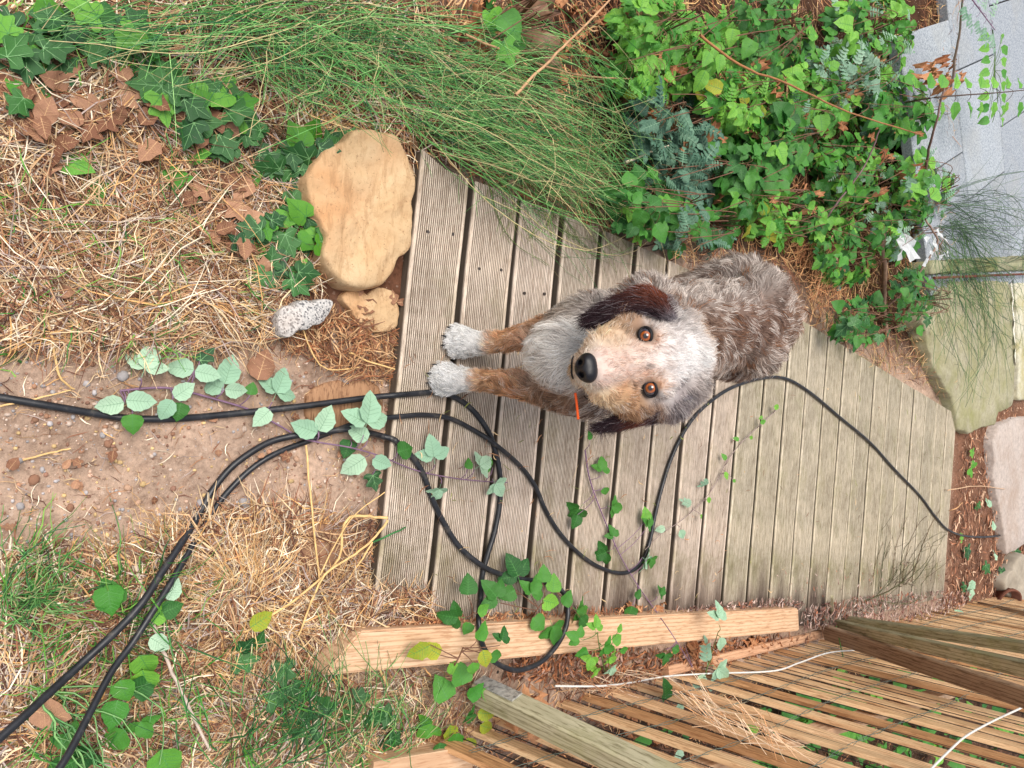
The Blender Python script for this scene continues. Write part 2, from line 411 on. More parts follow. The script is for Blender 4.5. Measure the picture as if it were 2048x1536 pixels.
# ------------------------------------------------------------------ the boardwalk
TV = np.array([math.cos(YAW), math.sin(YAW), 0]); NV = np.array([-math.sin(YAW), math.cos(YAW), 0])
RIGHT_E = np.array([(.50, .78), (.545, 1.0), (.665, 1.72), (.79, 2.6), (.85, 2.95), (.92, 4.04), (.95, 4.5)])
def build_deck():
    root = empty('boardwalk', (0.1, .83, -.03), 'weathered grooved timber boardwalk running away behind the dog', 'boardwalk')
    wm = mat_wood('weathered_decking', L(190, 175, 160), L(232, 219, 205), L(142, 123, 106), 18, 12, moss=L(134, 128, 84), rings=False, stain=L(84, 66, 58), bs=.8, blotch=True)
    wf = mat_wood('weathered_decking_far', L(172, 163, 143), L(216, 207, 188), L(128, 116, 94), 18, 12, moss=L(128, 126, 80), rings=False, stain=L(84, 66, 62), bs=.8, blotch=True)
    wd = mat_wood('joist_timber', L(70, 58, 44), L(100, 86, 66), L(40, 32, 24), 14, 14)
    mt, tt, bb = newmat('screw_metal', .45, .5); bb.inputs['Metallic'].default_value = .8; bb.inputs['Base Color'].default_value = (.12, .1, .09, 1)
    bm = bmesh.new(); bmesh.ops.create_cone(bm, cap_ends=True, segments=8, radius1=.0042, radius2=.0036, depth=.003)
    sm = bpy.data.meshes.new('screw'); bm.to_mesh(sm); bm.free(); sm.materials.append(mt)
    P = .145; rl = Vector(root.location)
    for i in range(23):
        r = random.Random(i+100)
        a0 = BY0+i*P+.004+r.uniform(0, .002); a1 = BY0+(i+1)*P-.0085-r.uniform(0, .003)
        if i > 8: a1 += .0035
        h = r.uniform(-.002, .001); ac = (a0+a1)/2; wdt = a1-a0
        c0 = NV*ac
        # groove profile across the board
        prof = [(-wdt/2, -.026), (-wdt/2, -.006), (-wdt/2+.0015, -.0022), (-wdt/2+.005, 0)]
        ng = 22; s0 = -wdt/2+.009; s1 = wdt/2-.009; gp = (s1-s0)/ng
        for g in range(ng):
            q = s0+g*gp; prof += [(q, 0), (q+gp*.14, -.003), (q+gp*.42, -.003), (q+gp*.56, 0)]
        prof += [(wdt/2-.005, 0), (wdt/2-.0015, -.0022), (wdt/2, -.006), (wdt/2, -.026)]
        prof = np.array(prof)
        # stations along the board, ends cut on the deck's edge line
        nst = 22
        V = []; ST = []
        xc = (np.interp(ac, LEFT_E[:, 1], LEFT_E[:, 0])+np.interp(ac, RIGHT_E[:, 1], RIGHT_E[:, 0]))/2
        sx = [r.uniform(-1, 1) for _ in range(nst)]
        for s in range(nst):
            f = s/(nst-1)
            for (q, z) in prof:
                yy = ac+q
                le = np.interp(yy, LEFT_E[:, 1], LEFT_E[:, 0])+(r.uniform(-.001, .001) if s == 0 else 0)
                re = np.interp(yy, RIGHT_E[:, 1], RIGHT_E[:, 0])+.035
                # edge polylines are world x at world y: good enough as board coordinate t, corrected for yaw
                le = (le+yy*math.sin(-YAW)*-1*0); re = re
                t_l = le*math.cos(YAW)+yy*math.sin(YAW); t_r = re*math.cos(YAW)+yy*math.sin(YAW)
                t_ = t_l+(t_r-t_l)*f
                wob = .0009*math.sin(3*f*6.28+i)
                V.append((t_, q+wob, z+h))
                st = sstep(.20, .05, (t_r-t_)+.03*math.sin(q*60+i)+.03*math.sin(i*2.3))*(1 if 4 < i < 14 else .4)*r.uniform(.7, 1)
                ST.append(st)
        n = len(prof); F = []
        for s in range(nst-1):
            for k in range(n-1):
                a = s*n+k; F.append((a, a+n, a+n+1, a+1))
            a = s*n; F.append((a+n-1, a+2*n-1, a+n, a))
        F.append(tuple(range(n))[::1]); F.append(tuple(range((nst-1)*n, nst*n))[::-1])
        # shift the object origin to the board centre
        V = np.array(V); tc = V[:, 0].mean(); V[:, 0] -= tc
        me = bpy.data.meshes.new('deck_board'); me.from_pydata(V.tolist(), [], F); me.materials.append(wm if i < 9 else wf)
        gv = np.zeros(len(V), np.float32).reshape(nst, n); gz = np.array([z for q, z in prof]); gv[:, (gz < -.0025) & (gz > -.004)] = 1.; gv[:, gz < -.005] = .9; ga = me.attributes.new('groove', 'FLOAT', 'POINT'); ga.data.foreach_set('value', gv.ravel())  # groove bottoms dark; side faces also coloured dark to paint shade into the gaps
        at = me.attributes.new('stain', 'FLOAT', 'POINT'); at.data.foreach_set('value', np.array(ST, np.float32))
        me.update()
        bo = link(me, 'deck_board'); bo.parent = root
        wc = Vector(TV*tc+NV*ac); bo.location = wc-rl; bo.rotation_euler = (r.uniform(-.004, .004), r.uniform(-.0015, .0015), YAW)
        if i < 4:
            for (tx, dq) in ((.16+.02*i, -.03), (.15+.02*i, .035)):
                so_ = link(sm, 'screw'); so_.parent = bo
                tmin, tmax = V[:, 0].min(), V[:, 0].max()
                so_.location = (tmin+(tmax-tmin)*tx+.004*((i*7) % 3), dq, .0002)
        elif i < 12: pass
    for (xa, xb) in (((-.40, .95), (.08, 4.1)), ((.02, .92), (.40, 4.1)), ((.45, .92), (.80, 4.1))):
        a = np.array([*xa, -.031]); b = np.array([*xb, -.031]); d = unit(b-a); s = np.array([d[1], -d[0], 0])*.022
        V = [a-s, a+s, b+s, b-s]; V += [v-np.array([0, 0, .08]) for v in V]
        V = np.array(V); ctr = V.mean(0)
        me = mk('joist', V-ctr, [(0, 1, 2, 3), (7, 6, 5, 4), (0, 4, 5, 1), (1, 5, 6, 2), (2, 6, 7, 3), (3, 7, 4, 0)], wd, smooth=False)
        link(me, 'joist', root, loc=Vector(ctr)-rl)
build_deck()

# ------------------------------------------------------------------ boxes between points
def bar(name, a, b, w1, w2, mat, side=None, bev=.003, parent=None, taper=1., cuts=6, warp=0., own=True):
    """a timber from a to b; local X runs along it; w1 = width along side, w2 = thickness"""
    a = np.asarray(a, float); b = np.asarray(b, float); d = b-a; ln = np.linalg.norm(d); x = d/ln
    s = np.array([0, 0, 1.]) if side is None else np.asarray(side, float)
    y = unit(s-x*(s@x)); z = np.cross(x, y)
    bm = bmesh.new(); rg = []
    bv = bev; sec = [(-1, -1, bv, 0), (1, -1, -bv, 0), (1, -1, 0, bv), (1, 1, 0, -bv), (1, 1, -bv, 0), (-1, 1, bv, 0), (-1, 1, 0, -bv), (-1, -1, 0, bv)]
    ph = random.uniform(0, 6)
    for i in range(cuts+1):
        f = i/cuts; k = 1+(taper-1)*f; wz = warp*math.sin(f*3.1+ph)
        rg.append([bm.verts.new((-ln/2+ln*f, sy*w1*k/2+oy+wz, sz*w2*k/2+oz)) for sy, sz, oy, oz in sec])
    for i in range(cuts):
        for j in range(8): bm.faces.new((rg[i][j], rg[i+1][j], rg[i+1][(j+1) % 8], rg[i][(j+1) % 8]))
    bm.faces.new(rg[0]); bm.faces.new(rg[-1][::-1])
    bmesh.ops.recalc_face_normals(bm, faces=bm.faces)
    me = bpy.data.meshes.new(name); bm.to_mesh(me); bm.free(); me.materials.append(mat)
    o = bpy.data.objects.new(name, me); COL.objects.link(o)
    R = Matrix((x, y, z)).transposed(); o.rotation_mode = 'QUATERNION'; o.rotation_quaternion = R.to_quaternion()
    c = Vector((a+b)/2)
    if parent is not None: o.parent = parent; c = c-parent_loc(parent)
    o.location = c; return o
def slabpoly(name, px, z, th, mat, bev=.008, parent=None, seed=0, nz=.004, topnoise=.0, pts3=None, sub=0):
    """a slab with an irregular outline: flat-ish top at z, real thickness th"""
    P = [G(x, y, z) for x, y in px] if pts3 is None else pts3
    P = np.array(P); c = P.mean(0); r = random.Random(seed)
    D = []
    for i in range(len(P)):
        a, b = P[i], P[(i+1) % len(P)]; k = max(1, int(np.linalg.norm(b-a)/.02))
        for j in range(k):
            q = a+(b-a)*j/k; D.append(q+np.array([r.uniform(-1, 1), r.uniform(-1, 1), 0])*nz)
    D = np.array(D); m = len(D); rings = []
    for f, dz in ((0.0, 0), (.35, 0), (.7, 0), (None, 0), ('e', -bev), ('b', -th)):
        if f == 0.: rings.append(None); continue
        if f is None: q = c+(D-c)*(1-bev*1.3/np.linalg.norm(D-c, axis=1, keepdims=True)); 
        elif f == 'e': q = D.copy()
        elif f == 'b': q = D.copy()
        else: q = c+(D-c)*f
        q = q.copy(); q[:, 2] = z+dz
        if f not in ('b',): q[:, 2] += topnoise*fbm(q[:, 0]*14+seed, q[:, 1]*14, 4)*2
        rings.append(q)
    V = [np.array([[c[0], c[1], z]])]+rings[1:]; V = np.concatenate(V)-np.array([c[0], c[1], z]); F = []
    for j in range(m): F.append((0, 1+j, 1+(j+1) % m))
    for k in range(4):
        o = 1+k*m
        for j in range(m): F.append((o+j, o+m+j, o+m+(j+1) % m, o+(j+1) % m))
    me = bpy.data.meshes.new(name); me.from_pydata(V.tolist(), [], F); me.materials.append(mat); 
    bm = bmesh.new(); bm.from_mesh(me); bmesh.ops.recalc_face_normals(bm, faces=bm.faces); bm.to_mesh(me); bm.free()
    me.polygons.foreach_set('use_smooth', [True]*len(me.polygons))
    loc = Vector((c[0], c[1], z))
    o = bpy.data.objects.new(name, me); COL.objects.link(o)
    if parent is not None: o.parent = parent; loc = loc-parent_loc(parent)
    o.location = loc; return o

# edging beam
newwood = mat_wood('pale_new_timber', L(206, 170, 136), L(226, 196, 166), L(172, 130, 98), 10, 8, rings=True)
def build_beam():
    zt = .042; T = [G(722, 1262, zt), G(1160, 1238, zt), G(1597, 1217, zt), G(1599, 1262, zt), G(1180, 1303, zt), G(648, 1352, zt)]
    T = np.array(T); c = T.mean(0); x = unit(T[2]-T[0]); y = np.cross([0, 0, 1.], x); 
    bm = bmesh.new(); top = [bm.verts.new(((p-c)@x, (p-c)@y, 0)) for p in T]; bot = [bm.verts.new(((p-c)@x, (p-c)@y, -.075)) for p in T]
    bm.faces.new(top); bm.faces.new(bot[::-1])
    for i in range(6): bm.faces.new((top[i], bot[i], bot[(i+1) % 6], top[(i+1) % 6]))
    bmesh.ops.recalc_face_normals(bm, faces=bm.faces)
    bmesh.ops.bevel(bm, geom=[e for e in bm.edges if any(v in top for v in e.verts)], offset=.004, segments=2, affect='EDGES')
    me = bpy.data.meshes.new('edging_beam'); bm.to_mesh(me); bm.free(); me.materials.append(newwood)
    o = bpy.data.objects.new('edging_beam', me); COL.objects.link(o); o.location = Vector(c)
    o.rotation_euler = (0, 0, math.atan2(x[1], x[0]))
    tag(o, 'pale new sawn timber beam lying along the edge of the boardwalk', 'beam')
build_beam()

# ------------------------------------------------------------------ the stones
def mat_stone():
    m, t, b = newmat('sandstone', .85, .2); v = coords(t)
    c = ramp(t, noise(t, v, 6, 6, .6), [(.25, L(200, 160, 120)), (.42, L(216, 182, 140)), (.58, L(226, 196, 156)), (.75, L(206, 164, 124))])
    c = mix(t, ramp(t, noise(t, v, 60, 8, .75), [(.34, (.4, .4, .4)), (.5, (0, 0, 0))]), c, L(190, 146, 106))
    c = mix(t, ramp(t, noise(t, v, 3.5, 3), [(.5, (0, 0, 0)), (.66, (.6, .6, .6))]), c, L(214, 152, 100))
    c = mix(t, ramp(t, noise(t, coords(t, (1, 5, 1)), 7, 7, .75), [(.40, (.55, .55, .55)), (.48, (0, 0, 0))]), c, L(184, 142, 102))
    c = mix(t, ramp(t, noise(t, v, 130, 4, .8), [(.33, (.7, .7, .7)), (.42, (0, 0, 0))]), c, L(150, 108, 74))
    t.links.new(c, b.inputs['Base Color']); bump(t, b, noise(t, v, 55, 12, .78), .75, .009); return m
stone = mat_stone()
def blob_stone(name, px, z, th, mat, label, cat, seed, tn=.02):
    """dense rounded slab with uneven top"""
    P = np.array([G(x, y, z) for x, y in px]); c = P.mean(0)
    k = 96; ang = np.arctan2(P[:, 1]-c[1], P[:, 0]-c[0]); rad = np.linalg.norm(P[:, :2]-c[:2], axis=1); o = np.argsort(ang); ang = ang[o]; rad = rad[o]
    A = np.linspace(-math.pi, math.pi, k, endpoint=False)
    R = np.interp(A, np.concatenate([ang-2*math.pi, ang, ang+2*math.pi]), np.tile(rad, 3))
    ker = np.array([1, 2, 1])/4.; R = sum(np.roll(R, s-1)*ker[s] for s in range(3))*(1+.012*np.sin(A*11+seed)+.008*np.sin(A*23+seed*2))
    V = [[0, 0, 0]]; F = []; nr = 26
    for r in range(1, nr+1):
        f = r/nr
        if f < .8: s = f/.8*.95; zz = -.006*s*s
        else:
            a = (f-.8)/.2*math.pi/2*1.1; s = .95+.05*math.sin(min(a, math.pi/2)); zz = -.006-th*(1-math.cos(min(a, math.pi/2)))
        for j in range(k): V.append([R[j]*s*math.cos(A[j]), R[j]*s*math.sin(A[j]), zz])
    V = np.array(V)
    n = fbm(V[:, 0]*15+seed, V[:, 1]*15+V[:, 2]*9, 6)*tn*1.8+fbm(V[:, 0]*3+seed, V[:, 1]*4, 2)*tn*1.6
    V[:, 2] += n; 
    for j in range(k): F.append((0, 1+j, 1+(j+1) % k))
    for r in range(nr-1):
        a = 1+r*k
        for j in range(k): F.append((a+j, a+k+j, a+k+(j+1) % k, a+(j+1) % k))
    me = mk(name, V, F, mat); ob = link(me, name, loc=Vector((c[0], c[1], z))); return tag(ob, label, cat)
blob_stone('sandstone_rock', [(636, 318), (660, 292), (700, 272), (716, 254), (765, 250), (800, 266), (822, 292), (832, 330), (834, 400), (832, 450), (829, 500), (806, 516), (800, 540), (765, 578), (730, 582), (700, 570), (676, 552), (650, 510), (660, 480), (645, 440), (624, 395), (622, 345)], .03, .085, stone, 'large flat golden sandstone rock at the near left corner of the boardwalk', 'rock', 3)
blob_stone('sandstone_rock', [(690, 585), (740, 590), (790, 580), (800, 610), (798, 655), (770, 665), (735, 650), (705, 620), (685, 600)], -.015, .05, stone, 'small reddish stone half buried below the large sandstone rock', 'rock', 9, .012)
def mat_granite():
    m, t, b = newmat('granite', .8, .3); v = coords(t)
    vo = N(t, 'ShaderNodeTexVoronoi', Scale=330.); t.links.new(v, vo.inputs['Vector'])
    c = ramp(t, vo.outputs['Color'], [(.24, L(104, 104, 106)), (.36, L(178, 176, 174)), (.8, L(204, 200, 196))])
    c = mix(t, ramp(t, noise(t, v, 8, 3), [(.5, (0, 0, 0)), (.7, (.4, .4, .4))]), c, L(200, 180, 165))
    t.links.new(c, b.inputs['Base Color']); bump(t, b, noise(t, v, 120, 6), .6, .003); return m
granite = mat_granite()
blob_stone('granite_chunk', [(564, 616), (590, 610), (630, 604), (672, 599), (668, 612), (656, 634), (626, 650), (598, 658), (586, 675), (570, 676), (562, 668)], .012, .045, granite, 'angular white speckled granite piece lying on the straw', 'stone', 5, .006)
blob_stone('buried_board', [(618, 785), (650, 768), (700, 768), (765, 775), (772, 810), (764, 850), (700, 862), (640, 858), (612, 830)], -.026, .03, mat_wood('buried_wood', L(150, 112, 84), L(182, 144, 112), L(112, 80, 60), 10, 10, rings=False), 'flat brown weathered board end sunk in the soil before the deck', 'buried board', 15, .006)
blob_stone('flat_stone', [(600, 1060), (640, 1040), (690, 1050), (700, 1100), (690, 1150), (650, 1165), (610, 1130)], -.02, .03, mat_flat('brown_stone', L(150, 116, 92), .9, .15, 25), 'flat brown stone under the dry grass left of the deck corner', 'stone', 25, .008)

# ------------------------------------------------------------------ far end: slabs, pavers, rusty bar
def mat_conc(name, base, moss, f0=.45, f1=.6, ms=3.):
    m, t, b = newmat(name, .9, .15); v = coords(t)
    c = ramp(t, noise(t, v, 40, 8, .7), [(.3, np.array(base)*.72), (.5, base), (.72, np.array(base)*1.25)])
    c = mix(t, ramp(t, noise(t, v, ms, 6, .65), [(f0, (0, 0, 0)), (f1, (.8, .8, .8))]), c, moss)
    c = mix(t, ramp(t, noise(t, v, 150, 3), [(.62, (0, 0, 0)), (.68, (.6, .6, .6))]), c, np.array(base)*.45)
    t.links.new(c, b.inputs['Base Color']); bump(t, b, noise(t, v, 70, 8, .7), .6, .006); return m
conc = mat_conc('mossy_concrete', L(168, 162, 138), L(138, 138, 88), .38, .68, 6.)
conc2 = mat_conc('pale_concrete', L(184, 172, 164), L(160, 138, 122), .45, .7)
slab_o = slabpoly('concrete_slab', [(1845, 640), (1868, 585), (1895, 560), (2018, 562), (2024, 640), (2030, 740), (2026, 812), (1998, 826), (1990, 850), (1962, 856), (1940, 868), (1918, 858), (1905, 800), (1870, 740)], .018, .14, conc, seed=4, topnoise=.01)
tag(slab_o, 'mossy yellow-green concrete slab with a broken corner beyond the boardwalk', 'concrete slab')
tag(slabpoly('concrete_slab', [(2032, 566), (2110, 560), (2110, 800), (2038, 800), (2036, 700)], .02, .12, mat_conc('grey_concrete', L(200, 196, 176), L(170, 160, 110)), seed=6, topnoise=.006), 'pale concrete slab behind the white joint at the far edge', 'concrete slab')
tag(slabpoly('concrete_slab', [(1986, 880), (1996, 852), (2036, 836), (2120, 828), (2120, 1070), (2060, 1080), (2036, 1100), (2014, 1108), (2004, 1040), (1990, 960)], .012, .12, conc2, seed=8, topnoise=.012), 'whitewashed pinkish broken slab in the orange bark litter', 'concrete slab')
tag(slabpoly('concrete_kerb', [(1862, 522), (1960, 516), (2120, 508), (2120, 538), (1960, 544), (1862, 548)], .03, .1, mat_conc('kerb_concrete', L(158, 156, 128), L(120, 124, 76)), seed=9, topnoise=.006), 'narrow mossy concrete kerb between the pavers and the slab', 'kerb')
rust = mat_flat('rusty_steel', L(104, 60, 48), .85, .3, 60, .4, .6)
ob = bar('rusty_bar', G(1866, 556, .05), G(2120, 545, .05), .012, .012, rust, bev=.003, cuts=10, warp=.004); tag(ob, 'thin rusty steel bar lying along the mossy kerb', 'metal bar')
# white mortar joint
V, F, C = ribbons(np.array([[G(2022+ (i % 3)*1.5+i*.9, 566+i*16, .008) for i in range(12)]]), [.02], np.array([L(226, 222, 208)]), S=np.array([[0, 0, 1.]]), taper=False)
tag(link(mk('mortar', V, F, MT['straw'], col=C), 'mortar'), 'white mortar line along the far edge of the mossy slab', 'mortar')
def build_pavers():
    O = np.array([-1.30, 4.70, 0]); a = unit(np.array([.9, .436, 0])); b = np.array([-a[1], a[0], 0])
    m, t, bb = newmat('speckled_paver', .85, .25); v = coords(t)
    oi = t.nodes.new('ShaderNodeObjectInfo')
    c = ramp(t, noise(t, v, 130, 4, .8), [(.35, L(112, 120, 130)), (.5, L(156, 163, 172)), (.65, L(188, 193, 198))])
    c = mix(t, 1., c, ramp(t, oi.outputs['Random'], [(0, (.88, .88, .88)), (1, (1.1, 1.1, 1.08))]), 'MULTIPLY')
    c = mix(t, ramp(t, noise(t, v, 3, 5), [(.5, (0, 0, 0)), (.7, (.35, .35, .35))]), c, L(160, 158, 150))
    t.links.new(c, bb.inputs['Base Color']); bump(t, bb, noise(t, v, 140, 6), .4, .003)
    root = tag(bpy.data.objects.new('paving', None), kind='structure'); COL.objects.link(root); root.location = Vector(O)
    base = []; s = .62; g = .006
    bm = bmesh.new(); bmesh.ops.create_cube(bm, size=1)
    for v_ in bm.verts: v_.co.x *= s-g; v_.co.y *= s-g; v_.co.z *= .05
    bmesh.ops.bevel(bm, geom=bm.edges[:], offset=.004, segments=1, affect='EDGES')
    me = bpy.data.meshes.new('paver'); bm.to_mesh(me); bm.free(); me.materials.append(m)
    for row in range(-3, 4):
        off = 0 if row % 2 else .38
        for k in range(-4, 3):
            ctr = a*(off+s*(k+.5))+b*(s*(row+.5))
            p = O+ctr
            if row < -1 and k > -1: continue
            # keep clear of the slab and of the planted bank
            if p[1] < 3.5 or (p[0] > -.62 and row <= 0): continue
            o = link(me, 'paver'); o.parent = root; o.location = Vector(ctr)+Vector((0, 0, -.012+random.uniform(-.0015, .0015))); o.rotation_euler = (random.uniform(-.002, .002), random.uniform(-.002, .002), math.atan2(a[1], a[0]))
    # bedding under the slabs
    bed = [O+a*x+b*y for x, y in ((-2.9, -.55), (.6, -.55), (.6, 2.6), (-2.9, 2.6))]
    o = slabpoly('bedding', None, -.037, .05, mat_flat('sand_bedding', L(92, 82, 70), .95, .1, 30), parent=root, pts3=bed)
build_pavers()

# ------------------------------------------------------------------ fence on the right
def build_fence():
    A = G(1349, 1349, -.05); B = G(1645, 1276, -.05); d = unit((B-A)*np.array([1, 1, 0])); D = np.array([.0, .21, 1.])
    nrm = unit(np.cross(d, D))
    sd_ = -1 if nrm[0] > 0 else 1
    wood = mat_wood('fence_wood', L(226, 184, 138), L(244, 212, 170), L(176, 130, 92), 8, 7, rings=True, bs=.4)
    wood2 = mat_wood('fence_wood_dark', L(190, 142, 98), L(216, 170, 124), L(142, 100, 66), 8, 7, rings=True)
    root = empty('slatted_fence', A, 'tall fence of narrow golden wooden slats wired together right of the deck', 'fence')
    s0 = -.95; pitch = .104; i = 0; s = s0
    while s < 3.2:
        r = random.Random(i)
        p = A+d*s+np.array([0, 0, -.08 if s < 0 else -.03]); wdt = .042+r.uniform(-.005, .006)
        lean = D+np.array([r.uniform(-.012, .012), r.uniform(-.03, .03), 0])
        q = p+lean*(1.25+r.uniform(-.03, .03))
        o = bar('slat', p, q, wdt, .012, wood if (i % 5) else wood2, side=d, bev=.0015, parent=root, cuts=8, warp=.004)
        s += pitch+r.uniform(-.004, .004); i += 1
    def behind(px, py, off=.024):
        dr = ray(px, py); o_ = A-nrm*sd_*off; t_ = ((o_-EYE)@nrm)/(dr@nrm); return EYE+t_*dr
    for a, b in ((behind(1400, 1533), behind(1990, 1355)),):
        bar('rail', a, b, .05, .022, newwood, side=D, bev=.002, parent=root, cuts=10)
    # gravel board at the foot
    bar('foot_board', A+d*(-.08)+np.array([-.03, 0, .02]), A+d*1.0+np.array([-.03, 0, .02]), .03, .03, mat_wood('foot_board_wood', L(206, 160, 128), L(226, 184, 150), L(170, 126, 98), 8, 8), side=(1, 0, .2), parent=root)
    # twisted wires in front of the slats
    wm, t, b = newmat('green_wire', .4, .5); b.inputs['Base Color'].default_value = (*L(120, 134, 124), 1); b.inputs['Metallic'].default_value = .5
    bw, t, b = newmat('dark_cord', .6, .3); b.inputs['Base Color'].default_value = (.012, .014, .014, 1)
    for h in (.13, .25, .40, .58, .86):
        k = 240; ss = np.linspace(s0, 3.1, k)
        for ph in (0, math.pi):
            P = A[None]+ss[:, None]*d+(h+.012*np.sin(ss*5+h*9)+.0035*np.sin(ss*38+ph))[:, None]*D+(nrm*sd_)[None]*(.012+.003*np.cos(ss*38+ph))[:, None]
            V, F, C = tubes(P[None], [.0009], np.array([L(100, 120, 105)]), 4, taper=1.)
            o = link(mk('wire', V-A, F, wm, col=C), 'wire'); o.parent = root; o.location = (0, 0, 0)
    # dark cords running up along the slats
    ps = []; s = s0+.02
    for j in range(37):
        r = random.Random(j+50); s = s0+j*.104+r.uniform(-.01, .01)+.036
        k = 14; hh = np.linspace(.0, 1.22, k); P = A[None]+(s+.006*np.sin(hh*7+j))[:, None]*d+hh[:, None]*D+(nrm*sd_)[None]*.0125
        ps.append(tubes(P[None], [.0012], np.array([[.01, .012, .012]]), 4, taper=1.))
    V, F, C = merge(ps); o = link(mk('cord', V-A, F, bw, col=C), 'cord'); o.parent = root; o.location = (0, 0, 0)
    return A, d, D, nrm*sd_
FA, FD, FDD, FN = build_fence()
greywood = mat_wood('green_grey_timber', L(160, 155, 128), L(200, 195, 168), L(118, 112, 84), 9, 7, moss=L(150, 150, 92), rings=True)
brownwood = mat_wood('brown_grey_timber', L(146, 120, 98), L(176, 150, 124), L(104, 80, 62), 9, 7, rings=True)
def build_posts():
    a = G(958, 1380, .005); b = G(1480, 1632, .62); 
    root = empty('fence_post', a, 'thick grey-green square post with a metal plate at its foot, nearest', 'post', 'posts of the slatted fence')
    ax = unit(b-a); toward = unit(EYE-a); n1 = unit(toward-ax*(toward@ax)); 
    s1 = unit(np.cross(ax, n1)); s1 = s1*np.sign(s1@RT); tilt = unit(s1*.74-n1*.67)
    o = bar('post_timber', a, b, .05, .05, greywood, side=tilt, bev=.004, parent=root, cuts=8)
    # plate lies on the face that looks up-left in the photograph
    faces = [unit(np.cross(ax, tilt)), -unit(np.cross(ax, tilt)), tilt, -tilt]
    f = max(faces, key=lambda v: v@(unit(toward)-RT*.6))
    mz, t, bb = newmat('galvanised_plate', .5, .5); bb.inputs['Metallic'].default_value = .35
    t.links.new(ramp(t, noise(t, coords(t), 90, 5), [(.35, L(120, 120, 118)), (.5, L(176, 176, 172)), (.7, L(206, 206, 200))]), bb.inputs['Base Color']); bump(t, bb, noise(t, coords(t), 160, 3), .5, .002)
    p0 = a+ax*.002+f*.0275; p1 = a+ax*.115+f*.0275
    pl = bar('metal_plate', p0, p1, .036, .004, mz, side=np.cross(f, ax), bev=.001, parent=root, cuts=2)
    sc_m, t, bb = newmat('bolt_dark', .5, .5); bb.inputs['Base Color'].default_value = (.05, .045, .04, 1); bb.inputs['Metallic'].default_value = .7
    for e in (.02, .095): bar('bolt', a+ax*e+f*.0295, a+ax*e+f*.032, .006, .006, sc_m, side=ax, bev=.001, parent=pl, cuts=1)
    for (p, q, w1, w2, mt, lb) in (
        ((1650, 1264, .0), (2100, 1412, .8), .06, .022, brownwood, 'brown-sided timber post rising from the end of the pale beam, lowest of three'),
        ((1672, 1249, .0), (2100, 1350, .85), .042, .022, greywood, 'grey timber post between the other two beside the beam end'),
        ((1690, 1240, .0), (2100, 1302, .8), .034, .022, greywood, 'thin grey-green timber post closest to the deck boards, topmost of three')):
        a_ = G(*p); b_ = G(*q); toward = unit(EYE-(a_+b_)/2); ax = unit(b_-a_); n1 = unit(toward-ax*(toward@ax)); s1 = np.cross(ax, n1); s1 = s1*np.sign(s1@RT)
        o = bar('fence_post', a_, b_, w1, w2, mt, side=unit(s1*.85-n1*.52), bev=.003, cuts=8); tag(o, lb, 'post', 'posts of the slatted fence')
    o = bar('fence_post', G(1962, 1212, .0), G(2120, 1246, .4), .05, .04, brownwood, side=(0, 0, 1), bev=.003); tag(o, 'short brown timber rail below the terracotta pot at the far right', 'post')
    o = bar('timber_offcut', G(735, 1540, -.02), G(935, 1506, .02), .055, .055, newwood, side=(0, 0, 1), bev=.002); tag(o, 'sawn timber offcut with a pale cut end in the near undergrowth', 'timber')
    o = bar('wooden_peg', G(1664, 1232, .0), G(1664, 1193, .045), .014, .01, greywood, side=(1, 0, 0), bev=.001, cuts=2); tag(o, 'small grey wooden peg standing in the leaf litter by the posts', 'peg')
    # pot and rock in the far corner
    tc = mat_flat('terracotta', L(112, 72, 58), .85, .2, 20)
    pr = [(.0, .0), (.05, .0), (.062, .05), (.07, .1), (.078, .1), (.078, .118), (.068, .118), (.06, .04), (.0, .03)]
    bm = bmesh.new(); rg = []
    for rr, z in pr: rg.append([bm.verts.new((rr*math.cos(a2*math.pi/10), rr*math.sin(a2*math.pi/10), z)) for a2 in range(20)])
    for i in range(len(pr)-1):
        for j in range(20): bm.faces.new((rg[i][j], rg[i][(j+1) % 20], rg[i+1][(j+1) % 20], rg[i+1][j]))
    bmesh.ops.remove_doubles(bm, verts=bm.verts, dist=1e-5)
    me = bpy.data.meshes.new('flower_pot'); bm.to_mesh(me); bm.free(); me.materials.append(tc); me.polygons.foreach_set('use_smooth', [True]*len(me.polygons))
    p = G(1988, 1182, -.05); o = link(me, 'flower_pot', loc=p); o.rotation_euler = (.5, .3, 0); tag(o, 'tipped reddish terracotta pot at the far right corner', 'flower pot')
    blob_stone('grey_rock', [(2010, 1165), (2030, 1140), (2060, 1145), (2075, 1170), (2060, 1195), (2025, 1195)], .04, .08, mat_flat('rock_grey', L(160, 150, 135), .9, .2, 12), 'rough grey rock beside the terracotta pot', 'rock', 31)
build_posts()

# white iron wires / strings
def spline(pts, k=8):
    P = np.array(pts, float); n = len(P); out = []
    for i in range(n-1):
        p0 = P[max(i-1, 0)]; p1 = P[i]; p2 = P[i+1]; p3 = P[min(i+2, n-1)]
        for j in range(k):
            t = j/k; out.append(.5*((2*p1)+(-p0+p2)*t+(2*p0-5*p1+4*p2-p3)*t*t+(-p0+3*p1-3*p2+p3)*t**3))
    out.append(P[-1]); return np.array(out)
def tube_obj(name, P, r, mat, ns=10, col=(0, 0, 0), parent=None, taper=1., loc=None):
    V, F, C = tubes(np.array([P]), [r], np.array([col]), ns, taper=taper)
    n = len(V)//ns; F = np.concatenate([F, np.array([[0, j, j+1, 0] for j in range(1, ns-1)])[:0].reshape(-1, 4)]) if False else F
    me = mk(name, V-P[0], F, mat, col=C)
    if parent is not None: return link(me, name, parent, loc=Vector(P[0])-parent_loc(parent))
    return link(me, name, loc=P[0])
